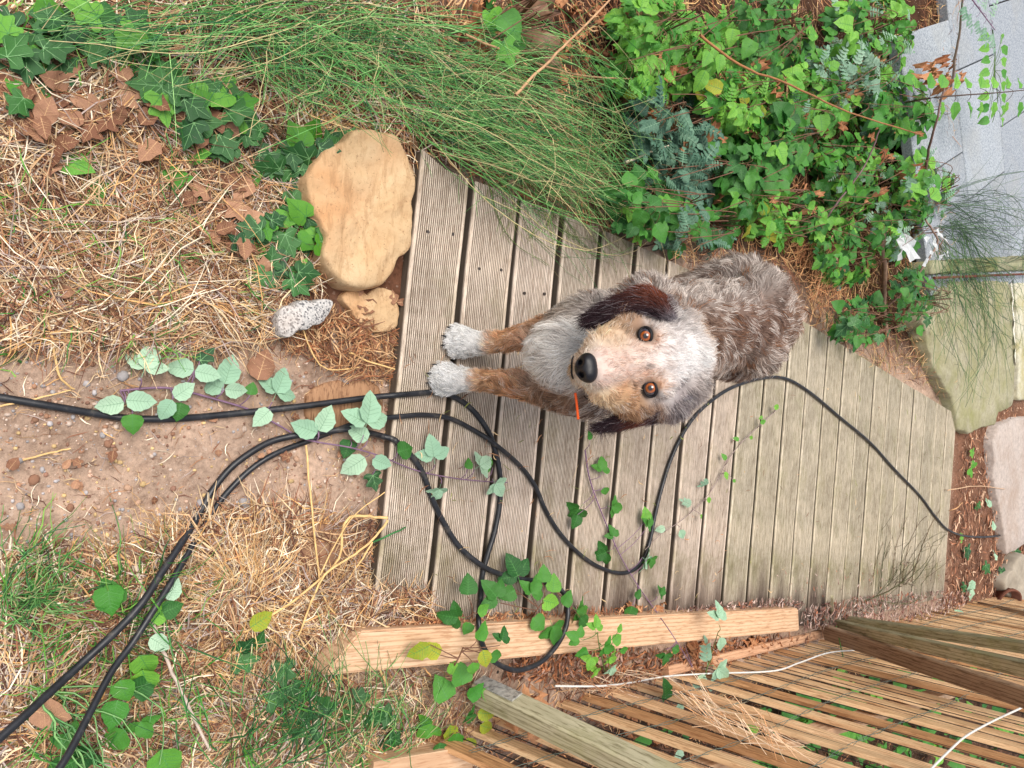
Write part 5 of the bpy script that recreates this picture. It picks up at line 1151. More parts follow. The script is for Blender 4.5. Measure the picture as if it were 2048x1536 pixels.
fallen([(1380, 1290), (1480, 1290), (1600, 1268), (1620, 1275), (1420, 1340), (1370, 1330)], 30, (.03, .055), 'brown leaf in the litter between beam and slats', 'fallen leaves beside the beam', kind='rust')
fallen([(1210, 1410), (1330, 1420), (1320, 1500), (1200, 1460)], 18, (.04, .07), 'orange-brown dry leaf caught on the slats', 'dry leaves on the slats', kind='rust', dz=.06)
fallen([(1040, 1405), (1110, 1410), (1100, 1490), (1050, 1490)], 16, (.03, .05), 'rusty dry leaf on the twig over the thick post', 'dry leaves over the thick post', kind='rust', dz=.13)
fallen([(1790, 1050), (1830, 1055), (1830, 1095), (1790, 1085)], 7, (.04, .06), 'orange dry leaf caught on the tan twig over the far boards', 'dry leaves on the far boards', kind='rust', dz=.05)
fallen([(1860, 110), (1930, 120), (1920, 200), (1850, 190)], 14, (.045, .075), 'long rusty dead leaf hanging at the edge of the pavers', 'dead leaves at the pavers', kind='rust', dz=.15)
fallen([(560, 1300), (760, 1300), (760, 1400), (560, 1400)], 14, (.03, .05), 'dull brown leaf in the straw below the beam end', 'fallen leaves at the beam end')
fallen([(1250, 1195), (1340, 1195), (1340, 1225), (1250, 1228)], 8, (.02, .04), 'pinkish dry leaf at the edge of the deck by the beam', 'dry leaves on the deck edge', kind='rust', surface=.01)
fallen([(900, 0), (1300, 0), (1280, 220), (1050, 260)], 60, (.03, .06), 'rusty dead leaf on the bare earth near the log', 'dead leaves around the log', kind='rust', dz=.03)
fallen([(1260, 120), (1850, 120), (1850, 420), (1300, 420)], 55, (.03, .06), 'withered orange leaf hanging in the green bank', 'withered leaves in the bank', kind='rust', dz=.17)
o = put_leaf('dead', GT(515, 760, .02), HD(.3, -1), .06, None, tilt=.1, name='fallen_leaf'); tag(o, 'single reddish-brown dead leaf lying on the soil below the granite', 'leaf')
o = put_leaf('dead', GT(60, 1420, .03), HD(1, .5), .06, None, tilt=.1, name='fallen_leaf'); tag(o, 'large pinkish-brown dead leaf at the bottom left between the cables', 'leaf')
o = put_leaf('autumn', GT(500, 1255, .05), HD(1, -.5), .045, None, tilt=.1, name='fallen_leaf'); tag(o, 'tan folded leaf on top of the golden dry clump', 'leaf')
# loose pale twigs caught on the slats and over the post foot
def nest(name, label, pts, n, ln, wd, cols, off=(.0, .03), bias=None, bs=.5):
    px, py = sample(pts, n); out = []
    for x, y in zip(px, py):
        p = fpt(x, y, random.uniform(*off)); th = random.gauss(bias, bs) if bias is not None else random.uniform(0, 6.28)
        l = random.uniform(.4, 1)*ln; e1 = UP*math.cos(th)+RT*math.sin(th); e2 = np.cross(e1, FN)
        c1, c2 = random.gauss(0, .25), random.gauss(0, .15); s_ = np.linspace(-.5, .5, 7)
        out.append(p[None]+l*(s_[:, None]*e1[None]+(s_[:, None]**2*2*c1+c2*np.sin(s_[:, None]*9)*.3)*e2[None])+FN[None]*(.004+.012*RNG.random((7, 1))*0))
    V, F, C = tubes(np.array(out), np.full(n, wd), pick(cols, n), 4, taper=.5)
    tag(link(mk(name, V, F, MT['straw'], col=C), name), label, 'twigs', kind='stuff')
nest('dry_twigs', 'tangle of thin pale dead twigs caught on the golden slats', [(1345, 1375), (1420, 1395), (1560, 1460), (1590, 1510), (1500, 1490), (1380, 1430)], 90, .16, .0011, [L(226, 186, 148), L(206, 156, 112), L(240, 214, 184)], bias=.75, bs=.35)
nest('dry_twigs', 'nest of pale roots between the beam and the thick post', [(1010, 1330), (1100, 1310), (1240, 1330), (1330, 1350), (1240, 1390), (1100, 1380)], 110, .16, .0012, [L(226, 200, 172), L(206, 168, 128), L(176, 130, 96)], off=(.0, .05), bias=.1, bs=.5)
ivy_patch('green creeper growing on the low ground behind the slatted fence', [(1500, 1420), (1700, 1340), (1900, 1330), (2080, 1360), (2080, 1560), (1500, 1560)], 150, ['bram', 'bright', 'round'], (.07, .12), [3, 2, 2], (.02, .12))
#DOG
# ------------------------------------------------------------------ the dog
from mathutils.bvhtree import BVHTree
def build_dog():
    S = []
    def cap(a, ra, b, rb, n=None):
        a = np.asarray(a, float); b = np.asarray(b, float); n = n or max(2, int(np.linalg.norm(b-a)/(.35*min(ra, rb)))+1)
        for i in range(n+1):
            t = i/n; S.append((a+(b-a)*t, ra+(rb-ra)*t))
    def sp(p, r): S.append((np.asarray(p, float), r))
    # trunk
    cap((-.075, 1.05, .345), .108, (-.125, 1.28, .365), .106); cap((-.125, 1.28, .365), .106, (-.155, 1.45, .385), .104)
    sp((-.105, 1.5, .425), .062); sp((-.23, 1.5, .425), .062); sp((-.03, 1.11, .40), .062); sp((-.165, 1.13, .405), .06); cap((-.155, 1.45, .385), .100, (-.175, 1.55, .39), .100); cap((-.175, 1.55, .39), .100, (-.18, 1.61, .365), .08)
    cap((-.06, .99, .34), .078, (-.07, 1.06, .27), .082); cap((-.07, 1.06, .27), .08, (-.12, 1.3, .31), .085)
    # neck into the head
    nk = W(1335, 712, 1.285); cap((-.08, 1.08, .43), .098, nk, .072)
    # front legs: upper arm, forearm, wrist, paw, four toes
    for sx, wr, el in ((-.004, -.004, .006), (-.086, -.089, -.112)):
        yo = 0. if sx > -.05 else .035
        cap((el-.008, 1.06, .33), .062, (el, 1.05+yo*.4, .225), .037); cap((el, 1.05+yo*.4, .225), .034, (wr, 1.0+yo, .085), .0225)
        cap((wr, 1.0+yo, .085), .0225, (sx, .975+yo, .035), .026)
        cap((sx, .975+yo, .033), .028, (sx, .945+yo, .026), .029)
        for k, (dx, dy) in enumerate(((-.026, .014), (-.009, 0), (.009, 0), (.026, .014))):
            cap((sx+dx*.7, .95+yo+dy, .022), .015, (sx+dx*1.05, .920+yo+dy, .0135), .0125)
    # hind legs: thigh, hock behind, shank, paw
    for sx in (-.10, -.235):
        cap((sx-.015, 1.56, .33), .085, (sx, 1.49, .24), .055); cap((sx, 1.49, .24), .05, (sx, 1.61, .145), .026)
        cap((sx, 1.61, .145), .024, (sx, 1.575, .04), .02); cap((sx, 1.58, .03), .026, (sx, 1.535, .02), .024)
    cap((-.18, 1.68, .37), .03, (-.195, 1.73, .27), .022); cap((-.195, 1.73, .27), .022, (-.20, 1.75, .18), .012)
    # head
    sp(W(1348, 712, 1.235), .068); sp(W(1318, 718, 1.205), .06)
    for (x, y, d, r) in ((1312, 676, 1.172, .024), (1322, 768, 1.172, .024), (1362, 665, 1.225, .04), (1372, 765, 1.225, .04)): sp(W(x, y, d), r)
    cap(W(1285, 722, 1.19), .046, W(1232, 729, 1.155), .0375); cap(W(1232, 729, 1.155), .0375, W(1196, 734, 1.122), .033)
    for (x, y, d, r) in ((1205, 702, 1.15, .032), (1210, 768, 1.15, .032), (1232, 690, 1.175, .035), (1240, 778, 1.175, .034)): sp(W(x, y, d), r)
    for (x, y, d, r) in ((1258, 662, 1.208, .044), (1268, 790, 1.208, .042), (1312, 640, 1.225, .042), (1335, 795, 1.225, .042)): sp(W(x, y, d), r)
    cap(W(1172, 739, 1.15), .028, W(1215, 735, 1.19), .045); cap(W(1215, 735, 1.2), .048, W(1270, 725, 1.245), .06)
    bm0 = bmesh.new(); bmesh.ops.create_icosphere(bm0, subdivisions=2, radius=1)
    v0 = np.array([v.co[:] for v in bm0.verts]); f0 = np.array([[v.index for v in f.verts] for f in bm0.faces]); bm0.free()
    V = np.concatenate([v0*r+p for p, r in S]); F = np.concatenate([f0+i*len(v0) for i in range(len(S))])
    me = mk('body_raw', V, F); tmp = bpy.data.objects.new('tmp', me); COL.objects.link(tmp)
    m = tmp.modifiers.new('r', 'REMESH'); m.mode = 'VOXEL'; m.voxel_size = .0055
    m = tmp.modifiers.new('s', 'SMOOTH'); m.iterations = 7; m.factor = .5
    dg = bpy.context.evaluated_depsgraph_get(); ev = tmp.evaluated_get(dg); bme = bpy.data.meshes.new_from_object(ev)
    bpy.data.objects.remove(tmp); bme.name = 'body'
    n = len(bme.vertices); co = np.empty(n*3); bme.vertices.foreach_get('co', co); co = co.reshape(-1, 3)
    no = np.empty(n*3, np.float32); bme.vertices.foreach_get('normal', no); no = no.reshape(-1, 3)
    bvh = BVHTree.FromPolygons([tuple(c) for c in co], [tuple(p.vertices) for p in bme.polygons])
    def hit(px, py):
        d = Vector(ray(px, py)); l = d.length; h = bvh.ray_cast(Vector(EYE), d/l); return h[3]/l, np.array(h[0]), np.array(h[1])
    # where the eyes go the skin is pressed in to make sockets
    eyes = []
    for (x, y) in ((1291, 672), (1301, 776)):
        dpt, P, nn = hit(x, y); eyes.append(W(x, y, dpt+.0055))
    for e in eyes:
        d = co-e; dist = np.linalg.norm(d, axis=1); f = np.exp(-(dist/.013)**2); co = co-no*(f*.006)[:, None]
    # ---- colour, length and lie of the coat, from places on the animal
    seeds = []   # position, colour, radius, hair length, direction
    def sd(P, c, r, l, dr): seeds.append((np.asarray(P, float), L(*c), r, l, np.asarray(dr, float)))
    nose = W(1178, 735, 1.10); dn = (0, -.35, -1)
    for sx, yo in ((-.004, 0), (-.087, .035)):
        sd((sx, .94+yo, .03), (253, 252, 250), .035, .016, (0, -1, -.35)); sd((sx, .985+yo, .045), (252, 250, 248), .024, .018, (0, -.8, -.6))
        sd((sx, 1.0+yo, .10), (230, 182, 142), .03, .02, dn); sd((sx*1.1, 1.03+yo*.6, .17), (226, 174, 132), .03, .022, dn); sd((sx*1.2, 1.05, .235), (200, 158, 124), .035, .024, dn)
    sd((-.06, .95, .29), (244, 240, 236), .05, .034, (0, -.3, -1)); sd((-.05, .94, .36), (244, 240, 236), .05, .032, (0, -.3, -1)); sd((-.07, .98, .22), (242, 236, 232), .045, .034, (0, -.3, -1))
    sd((.02, 1.0, .30), (182, 150, 128), .05, .03, (.3, -.1, -1)); sd((.04, 1.05, .38), (168, 148, 136), .05, .03, (.5, .2, -1))
    sd((-.15, 1.0, .30), (184, 170, 158), .05, .03, (-.3, -.1, -1)); sd((-.18, 1.08, .36), (176, 168, 164), .06, .03, (-.6, .4, -.8)); sd((-.13, 1.0, .22), (196, 158, 124), .04, .026, dn)
    for Y, X, c in ((1.15, -.1, (184, 148, 118)), (1.25, -.12, (158, 128, 110)), (1.38, -.14, (150, 122, 108)), (1.5, -.16, (156, 130, 116)), (1.62, -.17, (180, 154, 134))):
        sd((X, Y, .50), c, .06, .03, (.15, 1, -.1))
        sd((X-.1, Y, .44), (190, 178, 170), .05, .03, (-.7, .8, -.6)); sd((X+.1, Y, .44), (178, 160, 148), .05, .03, (.7, .8, -.6))
        sd((X-.12, Y, .34), (172, 158, 150), .06, .032, (-.2, .5, -1)); sd((X+.12, Y, .34), (164, 140, 126), .06, .032, (.2, .5, -1))
    sd((-.17, 1.57, .2), (160, 130, 110), .1, .025, dn)
    # face, listed by how it reads from the front
    H = [(1175, 700, 1.13, (246, 230, 216), .016, .02), (1172, 770, 1.13, (246, 232, 216), .016, .02), (1215, 732, 1.1, (238, 214, 202), .02, .014), (1245, 728, 1.12, (226, 196, 180), .02, .016),
         (1275, 725, 1.13, (222, 196, 182), .02, .018), (1305, 720, 1.13, (238, 222, 214), .025, .022), (1345, 710, 1.15, (246, 240, 238), .03, .022), (1390, 700, 1.18, (248, 244, 242), .03, .024),
         (1200, 655, 1.15, (240, 212, 176), .022, .027), (1165, 672, 1.15, (240, 212, 176), .018, .018), (1210, 805, 1.15, (240, 214, 178), .022, .027), (1180, 800, 1.15, (232, 200, 160), .018, .018),
         (1145, 735, 1.16, (186, 156, 112), .014, .015), (1150, 700, 1.16, (190, 158, 114), .013, .016), (1152, 775, 1.16, (190, 158, 114), .013, .016),
         (1240, 640, 1.17, (190, 158, 130), .022, .024), (1270, 645, 1.16, (160, 130, 108), .018, .016), (1250, 815, 1.17, (198, 158, 122), .022, .024), (1285, 815, 1.19, (168, 136, 112), .02, .018),
         (1235, 668, 1.13, (222, 196, 170), .016, .014), (1245, 785, 1.14, (206, 160, 120), .016, .014),
         (1288, 650, 1.15, (140, 106, 84), .012, .013), (1312, 672, 1.14, (204, 146, 96), .012, .014), (1318, 770, 1.14, (204, 148, 98), .012, .014), (1292, 690, 1.13, (214, 184, 164), .010, .011), (1298, 752, 1.13, (206, 150, 110), .011, .011),
         (1320, 655, 1.16, (240, 230, 224), .016, .02), (1335, 790, 1.16, (238, 230, 226), .016, .02),
         (1345, 640, 1.17, (214, 208, 206), .02, .024), (1330, 610, 1.20, (130, 120, 122), .018, .024), (1370, 650, 1.2, (206, 198, 194), .025, .024), (1365, 800, 1.2, (158, 148, 150), .022, .026), (1390, 770, 1.2, (190, 178, 172), .022, .026), (1400, 660, 1.22, (206, 170, 136), .022, .024),
         (1420, 720, 1.25, (190, 152, 120), .03, .026)]
    for (x, y, d, c, r, l) in H:
        P = W(x, y, d); dd = unit(P-nose)+.15*unit(FW)+(np.array([0, 0, -.25]) if x < 1170 else 0); sd(P, c, r*1.15, l, dd)
    SP = np.array([s[0] for s in seeds]); SCo = np.array([s[1] for s in seeds]); SR = np.array([s[2] for s in seeds]); SL = np.array([s[3] for s in seeds]); SDr = unit(np.array([s[4] for s in seeds]))
    def field(P):
        outc = np.empty((len(P), 3)); outl = np.empty(len(P)); outd = np.empty((len(P), 3))
        for a in range(0, len(P), 20000):
            p = P[a:a+20000]; d2 = ((p[:, None]-SP[None])**2).sum(-1)/(SR[None]**2)
            w_ = np.exp(-1.1*(d2-d2.min(1, keepdims=True)))
            w_ /= w_.sum(1, keepdims=True); outc[a:a+20000] = w_@SCo; outl[a:a+20000] = w_@SL; outd[a:a+20000] = w_@SDr
        return outc, outl, outd
    headc0 = W(1285, 722, 1.2); c, l, d = field(co+no*.01)
    bme.vertices.foreach_set('co', co.astype(np.float32).ravel())
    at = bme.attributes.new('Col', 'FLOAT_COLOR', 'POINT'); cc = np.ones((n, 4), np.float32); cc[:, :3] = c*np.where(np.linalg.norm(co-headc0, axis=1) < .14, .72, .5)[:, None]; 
    for e in eyes:
        f = np.exp(-(np.linalg.norm(co-e, axis=1)/.0165)**4)[:, None]; cc[:, :3] = cc[:, :3]*(1-f)+np.array([.02, .014, .012])*f
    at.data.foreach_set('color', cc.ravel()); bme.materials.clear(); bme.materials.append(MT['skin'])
    bme.polygons.foreach_set('use_smooth', [True]*len(bme.polygons)); bme.update()
    root = empty('dog', (-.09, 1.25, 0), 'shaggy white, tan and grizzled brown dog on the boardwalk looking up with amber eyes', 'dog'); rl = Vector(root.location)
    body = link(bme, 'body'); body.parent = root; body.location = -rl
    # ---- sample the coat
    def sample_mesh(co, tris, n, wt=None):
        a, b, c_ = co[tris[:, 0]], co[tris[:, 1]], co[tris[:, 2]]; ar = np.linalg.norm(np.cross(b-a, c_-a), axis=1)
        if wt is not None: ar = ar*wt(a)
        i = RNG.choice(len(tris), n, p=ar/ar.sum()); u = RNG.random(n); v = RNG.random(n); s = u+v > 1; u[s] = 1-u[s]; v[s] = 1-v[s]
        return a[i]+(b[i]-a[i])*u[:, None]+(c_[i]-a[i])*v[:, None], unit(np.cross(b[i]-a[i], c_[i]-a[i]))
    tr = []
    for p in bme.polygons:
        vs = p.vertices
        for k in range(1, len(vs)-1): tr.append((vs[0], vs[k], vs[k+1]))
    tr = np.array(tr)
    headc = W(1285, 722, 1.2)
    def wt(p):
        h = np.linalg.norm(p-headc, axis=1); w_ = np.where(h < .15, 3.4, 1.); w_ = np.where((p[:, 1] > 1.4) & (p[:, 2] < .28), .25, w_); w_ = np.where((p[:, 1] < 1.12) & (p[:, 2] < .28), 2.2, w_)
        return w_
    ns = 125000; P, Nn = sample_mesh(co, tr, ns, wt)
    keep = np.ones(ns, bool)
    for e in eyes: keep &= np.linalg.norm(P-e, axis=1) > .0136
    nz_c = W(1176, 736, 1.098); keep &= np.linalg.norm((P-nz_c), axis=1) > .021
    # underside of the paws stays bare
    keep &= ~((P[:, 2] < .012) & (Nn[:, 2] < -.2))
    P, Nn = P[keep], Nn[keep]; ns = len(P)
    c, l, d = field(P+Nn*.008)
    hd = np.linalg.norm(P-headc, axis=1) < .16
    # tufts: the lie of the hair wanders in patches
    q = P*28; w1 = fbm(q[:, 0]+q[:, 2]*.7, q[:, 1]-q[:, 2]*.5, 2)*4.; w1 = np.where(hd, w1*.45, w1)
    T = d-Nn*(d*Nn).sum(1, keepdims=True); T = unit(T+RNG.normal(0, .12, T.shape)); Bn = np.cross(Nn, T)
    T = T*np.cos(w1)[:, None]+Bn*np.sin(w1)[:, None]
    lift = np.where(hd, .32, .38)+RNG.normal(0, .1, ns); ln = l*RNG.uniform(.6, 1.2, ns)*1.0
    for e in eyes:
        dd = np.linalg.norm(P-e, axis=1); f = np.exp(-((dd-.0165).clip(0)/.010)**2); ln *= 1-.5*f; lift -= .08*f
        away = unit(P-e); T = unit(T*(1-f[:, None]*.9)+away*f[:, None]*.9)
    k = 4; s = np.linspace(0, 1, k); curl = RNG.normal(0, .28, ns)
    X = P[:, None]-Nn[:, None]*.002+ln[:, None, None]*(s[None, :, None]*(T*.9)[:, None]+(s-.45*s*s)[None, :, None]*(Nn*lift[:, None])[:, None]+(s*s)[None, :, None]*(np.cross(Nn, T)*curl[:, None])[:, None])
    # locks: hairs lean together towards a guide hair, as real coats clump
    from mathutils.kdtree import KDTree
    gi = RNG.choice(ns, ns//22, replace=False); kd = KDTree(len(gi))
    for a_, i_ in enumerate(gi): kd.insert(P[i_], a_)
    kd.balance(); near = gi[np.array([kd.find(p_)[1] for p_ in P])]
    pull = (np.linspace(0, 1, k)**1.3)[None, :, None]*np.where(hd, .5, .56)[:, None, None]
    Xg = P[near][:, None]+(X[near]-P[near][:, None])*(.75+.5*RNG.random((ns, 1, 1)))
    X = X*(1-pull)+(Xg+(P-P[near])[:, None]*.25)*pull
    lock = RNG.normal(0, .16, ns)[near]
    # colour per hair: grizzled body, cleaner face and paws
    body_m = (~hd) & (P[:, 1] > 1.02) & (P[:, 2] > .25)
    r = RNG.random(ns); r = (.45*r+.55*r[near]); r = np.argsort(np.argsort(r))/ns; pn = fbm(P[:, 0]*30+P[:, 2]*20, P[:, 1]*30, 3)
    vr = np.where(c.mean(1) > .7, .4, 1.)[:, None]; C = c*(1+vr*(RNG.normal(0, .17, (ns, 1))+lock[:, None])).clip(.4, 1.6)
    mm = body_m & (r < .30+pn*1.3); C[mm] = C[mm]*.15+.85*L(236, 226, 218)
    mm = body_m & (r > .74+pn*.9); C[mm] = C[mm]*.35+.65*L(104, 80, 68)
    mm = body_m & (r > .93); C[mm] = L(158, 112, 80)
    crown = hd & (((P-W(1330, 718, 1.15))@FW) > .0) ; mm = hd & (np.abs((P-W(1350, 712, 1.15))@RT) > .022) & (((P-W(1325, 718, 1.15))@UP) > 0) & (r > .85); C[mm] = C[mm]*.5+.5*L(150, 136, 130)
    mm = (~body_m) & (r < .14); C[mm] = C[mm]*.5+.5*L(250, 246, 240)
    mm = (~body_m) & (r > .86) & (P[:, 2] > .06) & (c.mean(1) < .52); C[mm] *= .55
    C = C.clip(.01, .92)
    Vf, Ff, Cf = ribbons(X, RNG.uniform(.0006, .0015, ns)*np.where(hd, .85, 1.25), C, S=None)
    # lighter tips, darker roots are pigment: grizzled hairs
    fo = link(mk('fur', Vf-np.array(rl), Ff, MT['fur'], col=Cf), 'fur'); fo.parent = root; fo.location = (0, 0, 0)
    # ---- eyes
    em, t, b = newmat('dog_eye', .04, .8)
    tc = t.nodes.new('ShaderNodeTexCoord'); sx = t.nodes.new('ShaderNodeSeparateXYZ'); t.links.new(tc.outputs['Object'], sx.inputs[0])
    cx = t.nodes.new('ShaderNodeCombineXYZ'); t.links.new(sx.outputs[0], cx.inputs[0]); t.links.new(sx.outputs[1], cx.inputs[1])
    vl = t.nodes.new('ShaderNodeVectorMath'); vl.operation = 'LENGTH'; t.links.new(cx.outputs[0], vl.inputs[0])
    c0 = ramp(t, vl.outputs['Value'], [(0, (.004, .003, .003)), (.0035*50, (.005, .003, .003)), (.0041*50, L(120, 58, 20)), (.0060*50, L(172, 92, 34)), (.0074*50, L(150, 74, 26)), (.0083*50, (.012, .008, .01)), (.0095*50, (.05, .055, .08))])
    ml = t.nodes.new('ShaderNodeMath'); ml.operation = 'MULTIPLY'; ml.inputs[1].default_value = 50; t.links.new(vl.outputs['Value'], ml.inputs[0])
    rp = c0.node; t.links.new(ml.outputs[0], rp.inputs[0])
    t.links.new(c0, b.inputs['Base Color']); b.inputs['Coat Weight'].default_value = 1.; b.inputs['Coat Roughness'].default_value = .02
    lm, t, b = newmat('eye_rim', .6, .3); b.inputs['Base Color'].default_value = (.008, .007, .009, 1)
    bm = bmesh.new(); bmesh.ops.create_uvsphere(bm, u_segments=28, v_segments=20, radius=.0124)
    for v in bm.verts:
        if v.co.z > .0095: v.co.z = .0095+(v.co.z-.0095)*1.35
    eme = bpy.data.meshes.new('eye'); bm.to_mesh(eme); bm.free(); eme.materials.append(em); eme.polygons.foreach_set('use_smooth', [True]*len(eme.polygons))
    for i, e in enumerate(eyes):
        o = link(eme, 'eye'); o.parent = root
        z = unit(EYE-e); y = unit(UP-z*(UP@z)); x = np.cross(y, z)
        e2 = e
        o.matrix_local = Matrix.Translation(Vector(e2)-rl) @ Matrix((x, y, z)).transposed().to_4x4()
        # almond rim of dark skin round the eye
        k2 = 36; an = np.linspace(0, 2*math.pi, k2, endpoint=False)
        fn = hit(*[(1291, 672), (1301, 776)][i])[2]; zz = unit(z*.75+unit(fn)*.25); aa = (UP*.988-RT*.155); aa = unit(aa-zz*(aa@zz)); bb2 = np.cross(zz, aa)
        ex = .0136; ey = .0096
        Rg = np.array([e2+bb2*(ex*math.cos(a))+aa*(ey*math.sin(a))+zz*(.0070-.0040*abs(math.cos(a))**2) for a in an]); Rg = np.concatenate([Rg, Rg[:1]])
        V, F, C = tubes(Rg[None], np.array([[.0013+.0019*max(0, math.sin(a_))**1.5+.0008*abs(math.cos(a_)) for a_ in np.linspace(0, 2*math.pi, k2+1)]]), np.array([[.01, .01, .01]]), 8)
        ro = link(mk('eyelid', V-np.array(rl), F, lm, col=C), 'eyelid'); ro.parent = root; ro.location = (0, 0, 0)
    # ---- the line of the lips under the nose
    for sgn in (-1, 1):
        pr_ = [(1150, 736), (1151, 736+sgn*16), (1157, 736+sgn*34), (1170, 736+sgn*52), (1190, 736+sgn*64)]
        Q = []
        for (x, y) in pr_:
            dpt, p_, n_ = hit(x, y); Q.append(np.array(p_)+np.array(n_)*.006)
        V, F, C = tubes(spline(Q, 5)[None], [.0017], np.array([[.02, .015, .014]]), 6, taper=.4)
        mo = link(mk('lip', V-np.array(rl), F, lm, col=C), 'lip'); mo.parent = root; mo.location = (0, 0, 0)
    # ---- nose leather
    nm, t, b = newmat('nose_leather', .42, .4); b.inputs['Base Color'].default_value = (.006, .006, .009, 1); b.inputs['Coat Weight'].default_value = .12; b.inputs['Coat Roughness'].default_value = .2
    vo = N(t, 'ShaderNodeTexVoronoi', Scale=900.); t.links.new(coords(t), vo.inputs['Vector']); bump(t, b, vo.outputs['Distance'], .25, .0008)
    bm = bmesh.new(); bmesh.ops.create_icosphere(bm, subdivisions=5, radius=1)
    for v in bm.verts:
        x, y, z = v.co   # x: across, y: towards the forehead, z: out to the front
        w_ = 1.0+.10*y
        p = Vector((x*.0225*w_, y*.0175, z*.016))
        p.y -= .0015*(1-abs(x))
        if z > 0:
            for s_ in (-1, 1):
                dd = ((x-s_*.42)/.19)**2+((y+.42)/.24)**2; p.z -= .016*math.exp(-dd)
                d3 = ((x-s_*.72)/.14)**2+((y+.62)/.16)**2; p.z -= .005*math.exp(-d3)
            p.z -= .0022*math.exp(-(x/.07)**2)*max(0, -y+.1)
            p.z += .0015*math.exp(-((abs(x)-.55)/.3)**2-((y-.2)/.5)**2)
        v.co = p
    nme = bpy.data.meshes.new('nose'); bm.to_mesh(nme); bm.free(); nme.materials.append(nm); nme.polygons.foreach_set('use_smooth', [True]*len(nme.polygons))
    z = unit((EYE-nose)*1.+np.array([0, -.2, -.1])); up_ = UP*.99-RT*.1; y = unit(up_-z*(up_@z)); x = np.cross(y, z)
    o = link(nme, 'nose'); o.parent = root; npos = W(1174, 736, 1.098); o.matrix_local = Matrix.Translation(Vector(npos)-rl) @ Matrix((x, y, z)).transposed().to_4x4()
    # ---- ears: folded flaps of real thickness, with their own long hair
    def ear(rows, colf, lenh, nstr, nm_):
        nr = len(rows); na = 9; Vt = []; Vb = []
        R = [(W(*a), W(*b_)) for a, b_ in rows]
        A_ = spline([r_[0] for r_ in R], 4); B_ = spline([r_[1] for r_ in R], 4); m_ = len(A_)
        front = unit(EYE-A_.mean(0))
        for i in range(m_):
            for j in range(na):
                f = j/(na-1); p = A_[i]*(1-f)+B_[i]*f; bulge = .010*math.sin(math.pi*f)
                th = .004*math.sin(math.pi*min(1, max(0, .08+.84*f)))+.001
                Vt.append(p+front*(bulge+th)); Vb.append(p+front*(bulge-th))
        V = np.array(Vt+Vb); F = []; o_ = len(Vt)
        for i in range(m_-1):
            for j in range(na-1):
                a = i*na+j; F.append((a, a+1, a+na+1, a+na)); F.append((o_+a, o_+a+na, o_+a+na+1, o_+a+1))
        for i in range(m_-1):
            a = i*na; F.append((a, a+na, o_+a+na, o_+a)); a += na-1; F.append((a, o_+a, o_+a+na, a+na))
        for j in range(na-1):
            F.append((j, o_+j, o_+j+1, j+1)); a = (m_-1)*na+j; F.append((a, a+1, o_+a+1, o_+a))
        bm = bmesh.new(); vs = [bm.verts.new(v) for v in V]
        for f in F: bm.faces.new([vs[q_] for q_ in f])
        bmesh.ops.recalc_face_normals(bm, faces=bm.faces); bmesh.ops.triangulate(bm, faces=bm.faces[:]); bm.normal_update()
        em_ = bpy.data.meshes.new('ear'); bm.to_mesh(em_); bm.free()
        fr = np.array([(i % (na*m_))//na/(m_-1) for i in range(len(V))]); fa = np.array([(i % na)/(na-1) for i in range(len(V))])
        C0 = colf(fr, fa)*.7; at_ = em_.attributes.new('Col', 'FLOAT_COLOR', 'POINT'); c4 = np.ones((len(V), 4), np.float32); c4[:, :3] = C0; at_.data.foreach_set('color', c4.ravel())
        em_.materials.append(MT['skin']); em_.polygons.foreach_set('use_smooth', [True]*len(em_.polygons))
        eo = link(em_, 'ear'); eo.parent = root; eo.location = -rl
        t3 = np.array([tuple(p_.vertices) for p_ in em_.polygons]); Pp, Np = sample_mesh(V, t3, nstr)
        ctr = V[t3].mean(1)
        j = np.argmin(((Pp[:, None]-V[None, :o_])**2).sum(-1), 1); f1 = fr[j]; f2 = fa[j]
        mid = (A_+B_)/2; tg = unit(np.gradient(mid, axis=0)); D_ = tg[np.clip((f1*(m_-1)).astype(int), 0, m_-1)]
        T_ = unit(D_-Np*(D_*Np).sum(1, keepdims=True)+RNG.normal(0, .16, Pp.shape)); ll = lenh*RNG.uniform(.6, 1.3, nstr)*(.55+.7*f1)
        s_ = np.linspace(0, 1, 4); cu = RNG.normal(0, .2, nstr)
        X_ = Pp[:, None]+ll[:, None, None]*(s_[None, :, None]*T_[:, None]+(s_-.5*s_*s_)[None, :, None]*Np[:, None]*.22+(s_**2)[None, :, None]*(np.cross(Np, T_)*cu[:, None])[:, None])
        Cc = colf(f1, f2)*(1+RNG.normal(0, .3, (nstr, 1))).clip(.4, 1.9); mm_ = RNG.random(nstr) < .07; Cc[mm_] = L(170, 160, 165)
        v_, f_, c_ = ribbons(X_, RNG.uniform(.0006, .0011, nstr), Cc)
        h = link(mk('ear_hair', v_-np.array(rl), f_, MT['fur'], col=c_), 'ear_hair'); h.parent = eo; h.location = rl
    dark = L(58, 42, 50); red = L(140, 78, 54); gr = L(160, 154, 160)
    def col1(f, a):
        f = f[:, None]; a = a[:, None]; w_r = np.exp(-((f-.30)/.26)**2)*np.clip(1.15-a*1.3, 0, 1); w_g = np.clip(1-f/.22, 0, 1)*np.clip(a*1.6, 0, 1)
        c_ = dark*(1-w_r)+red*w_r; return c_*(1-w_g)+gr*w_g
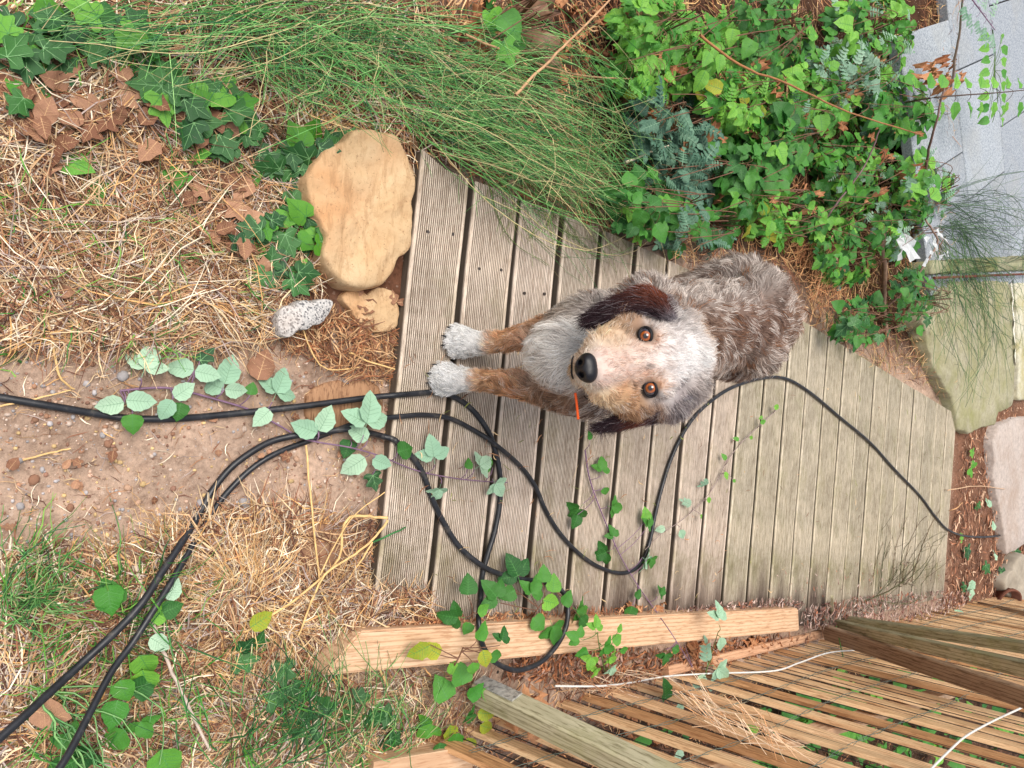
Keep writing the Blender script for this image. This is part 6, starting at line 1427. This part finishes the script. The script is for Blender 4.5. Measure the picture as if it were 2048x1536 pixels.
    def col2(f, a):
        f = f[:, None]; w_g = np.clip(1-f/.42, 0, 1); w_r = np.exp(-((f-.5)/.12)**2)*.6
        c_ = dark*(1-w_r)+red*w_r; return c_*(1-w_g)+gr*w_g
    ear([((1362, 622, 1.225), (1350, 648, 1.195)), ((1345, 603, 1.21), (1325, 640, 1.18)), ((1315, 582, 1.195), (1300, 628, 1.178)), ((1285, 573, 1.195), (1275, 632, 1.182)), ((1245, 588, 1.205), (1240, 642, 1.19)), ((1208, 606, 1.22), (1205, 648, 1.2)), ((1180, 626, 1.23), (1180, 650, 1.215))], col1, .022, 8000, 'ear')
    ear([((1398, 778, 1.20), (1385, 806, 1.22)), ((1365, 792, 1.195), (1358, 828, 1.225)), ((1325, 808, 1.2), (1322, 842, 1.235)), ((1285, 820, 1.21), (1285, 848, 1.24)), ((1250, 828, 1.215), (1250, 856, 1.245)), ((1222, 838, 1.22), (1222, 860, 1.25)), ((1205, 847, 1.225), (1205, 858, 1.25))], col2, .021, 7000, 'ear')
    # ---- claws
    cm_, t, b = newmat('claw_horn', .3, .5); b.inputs['Base Color'].default_value = (.012, .012, .014, 1)
    for sx, yo in ((-.004, 0), (-.086, .035)):
        for (dx, dy) in ((-.026, .014), (-.009, 0), (.009, 0), (.026, .014)):
            a = np.array([sx+dx*1.05, .912+yo+dy, .013]); Pc = spline([a, a+np.array([dx*.08, -.006, -.001]), a+np.array([dx*.12, -.0105, -.006])], 4)
            V, F, C = tubes(Pc[None], [.0034], np.array([[.01, .01, .01]]), 7, taper=.2)
            o = link(mk('claw', V-Pc[0], F, cm_, col=C), 'claw'); o.parent = root; o.location = Vector(Pc[0])-rl
    om, t, b = newmat('orange_plastic', .5, .4); b.inputs['Base Color'].default_value = (*L(236, 92, 26), 1)
    a = W(1150, 786, 1.175); bb_ = W(1157, 838, 1.185)
    o = bar('orange_stick', a, bb_, .004, .003, om, bev=.001, side=UP, cuts=3, warp=.0006); tag(o, 'thin bright orange stick held under the chin of the dog', 'stick')
build_dog()
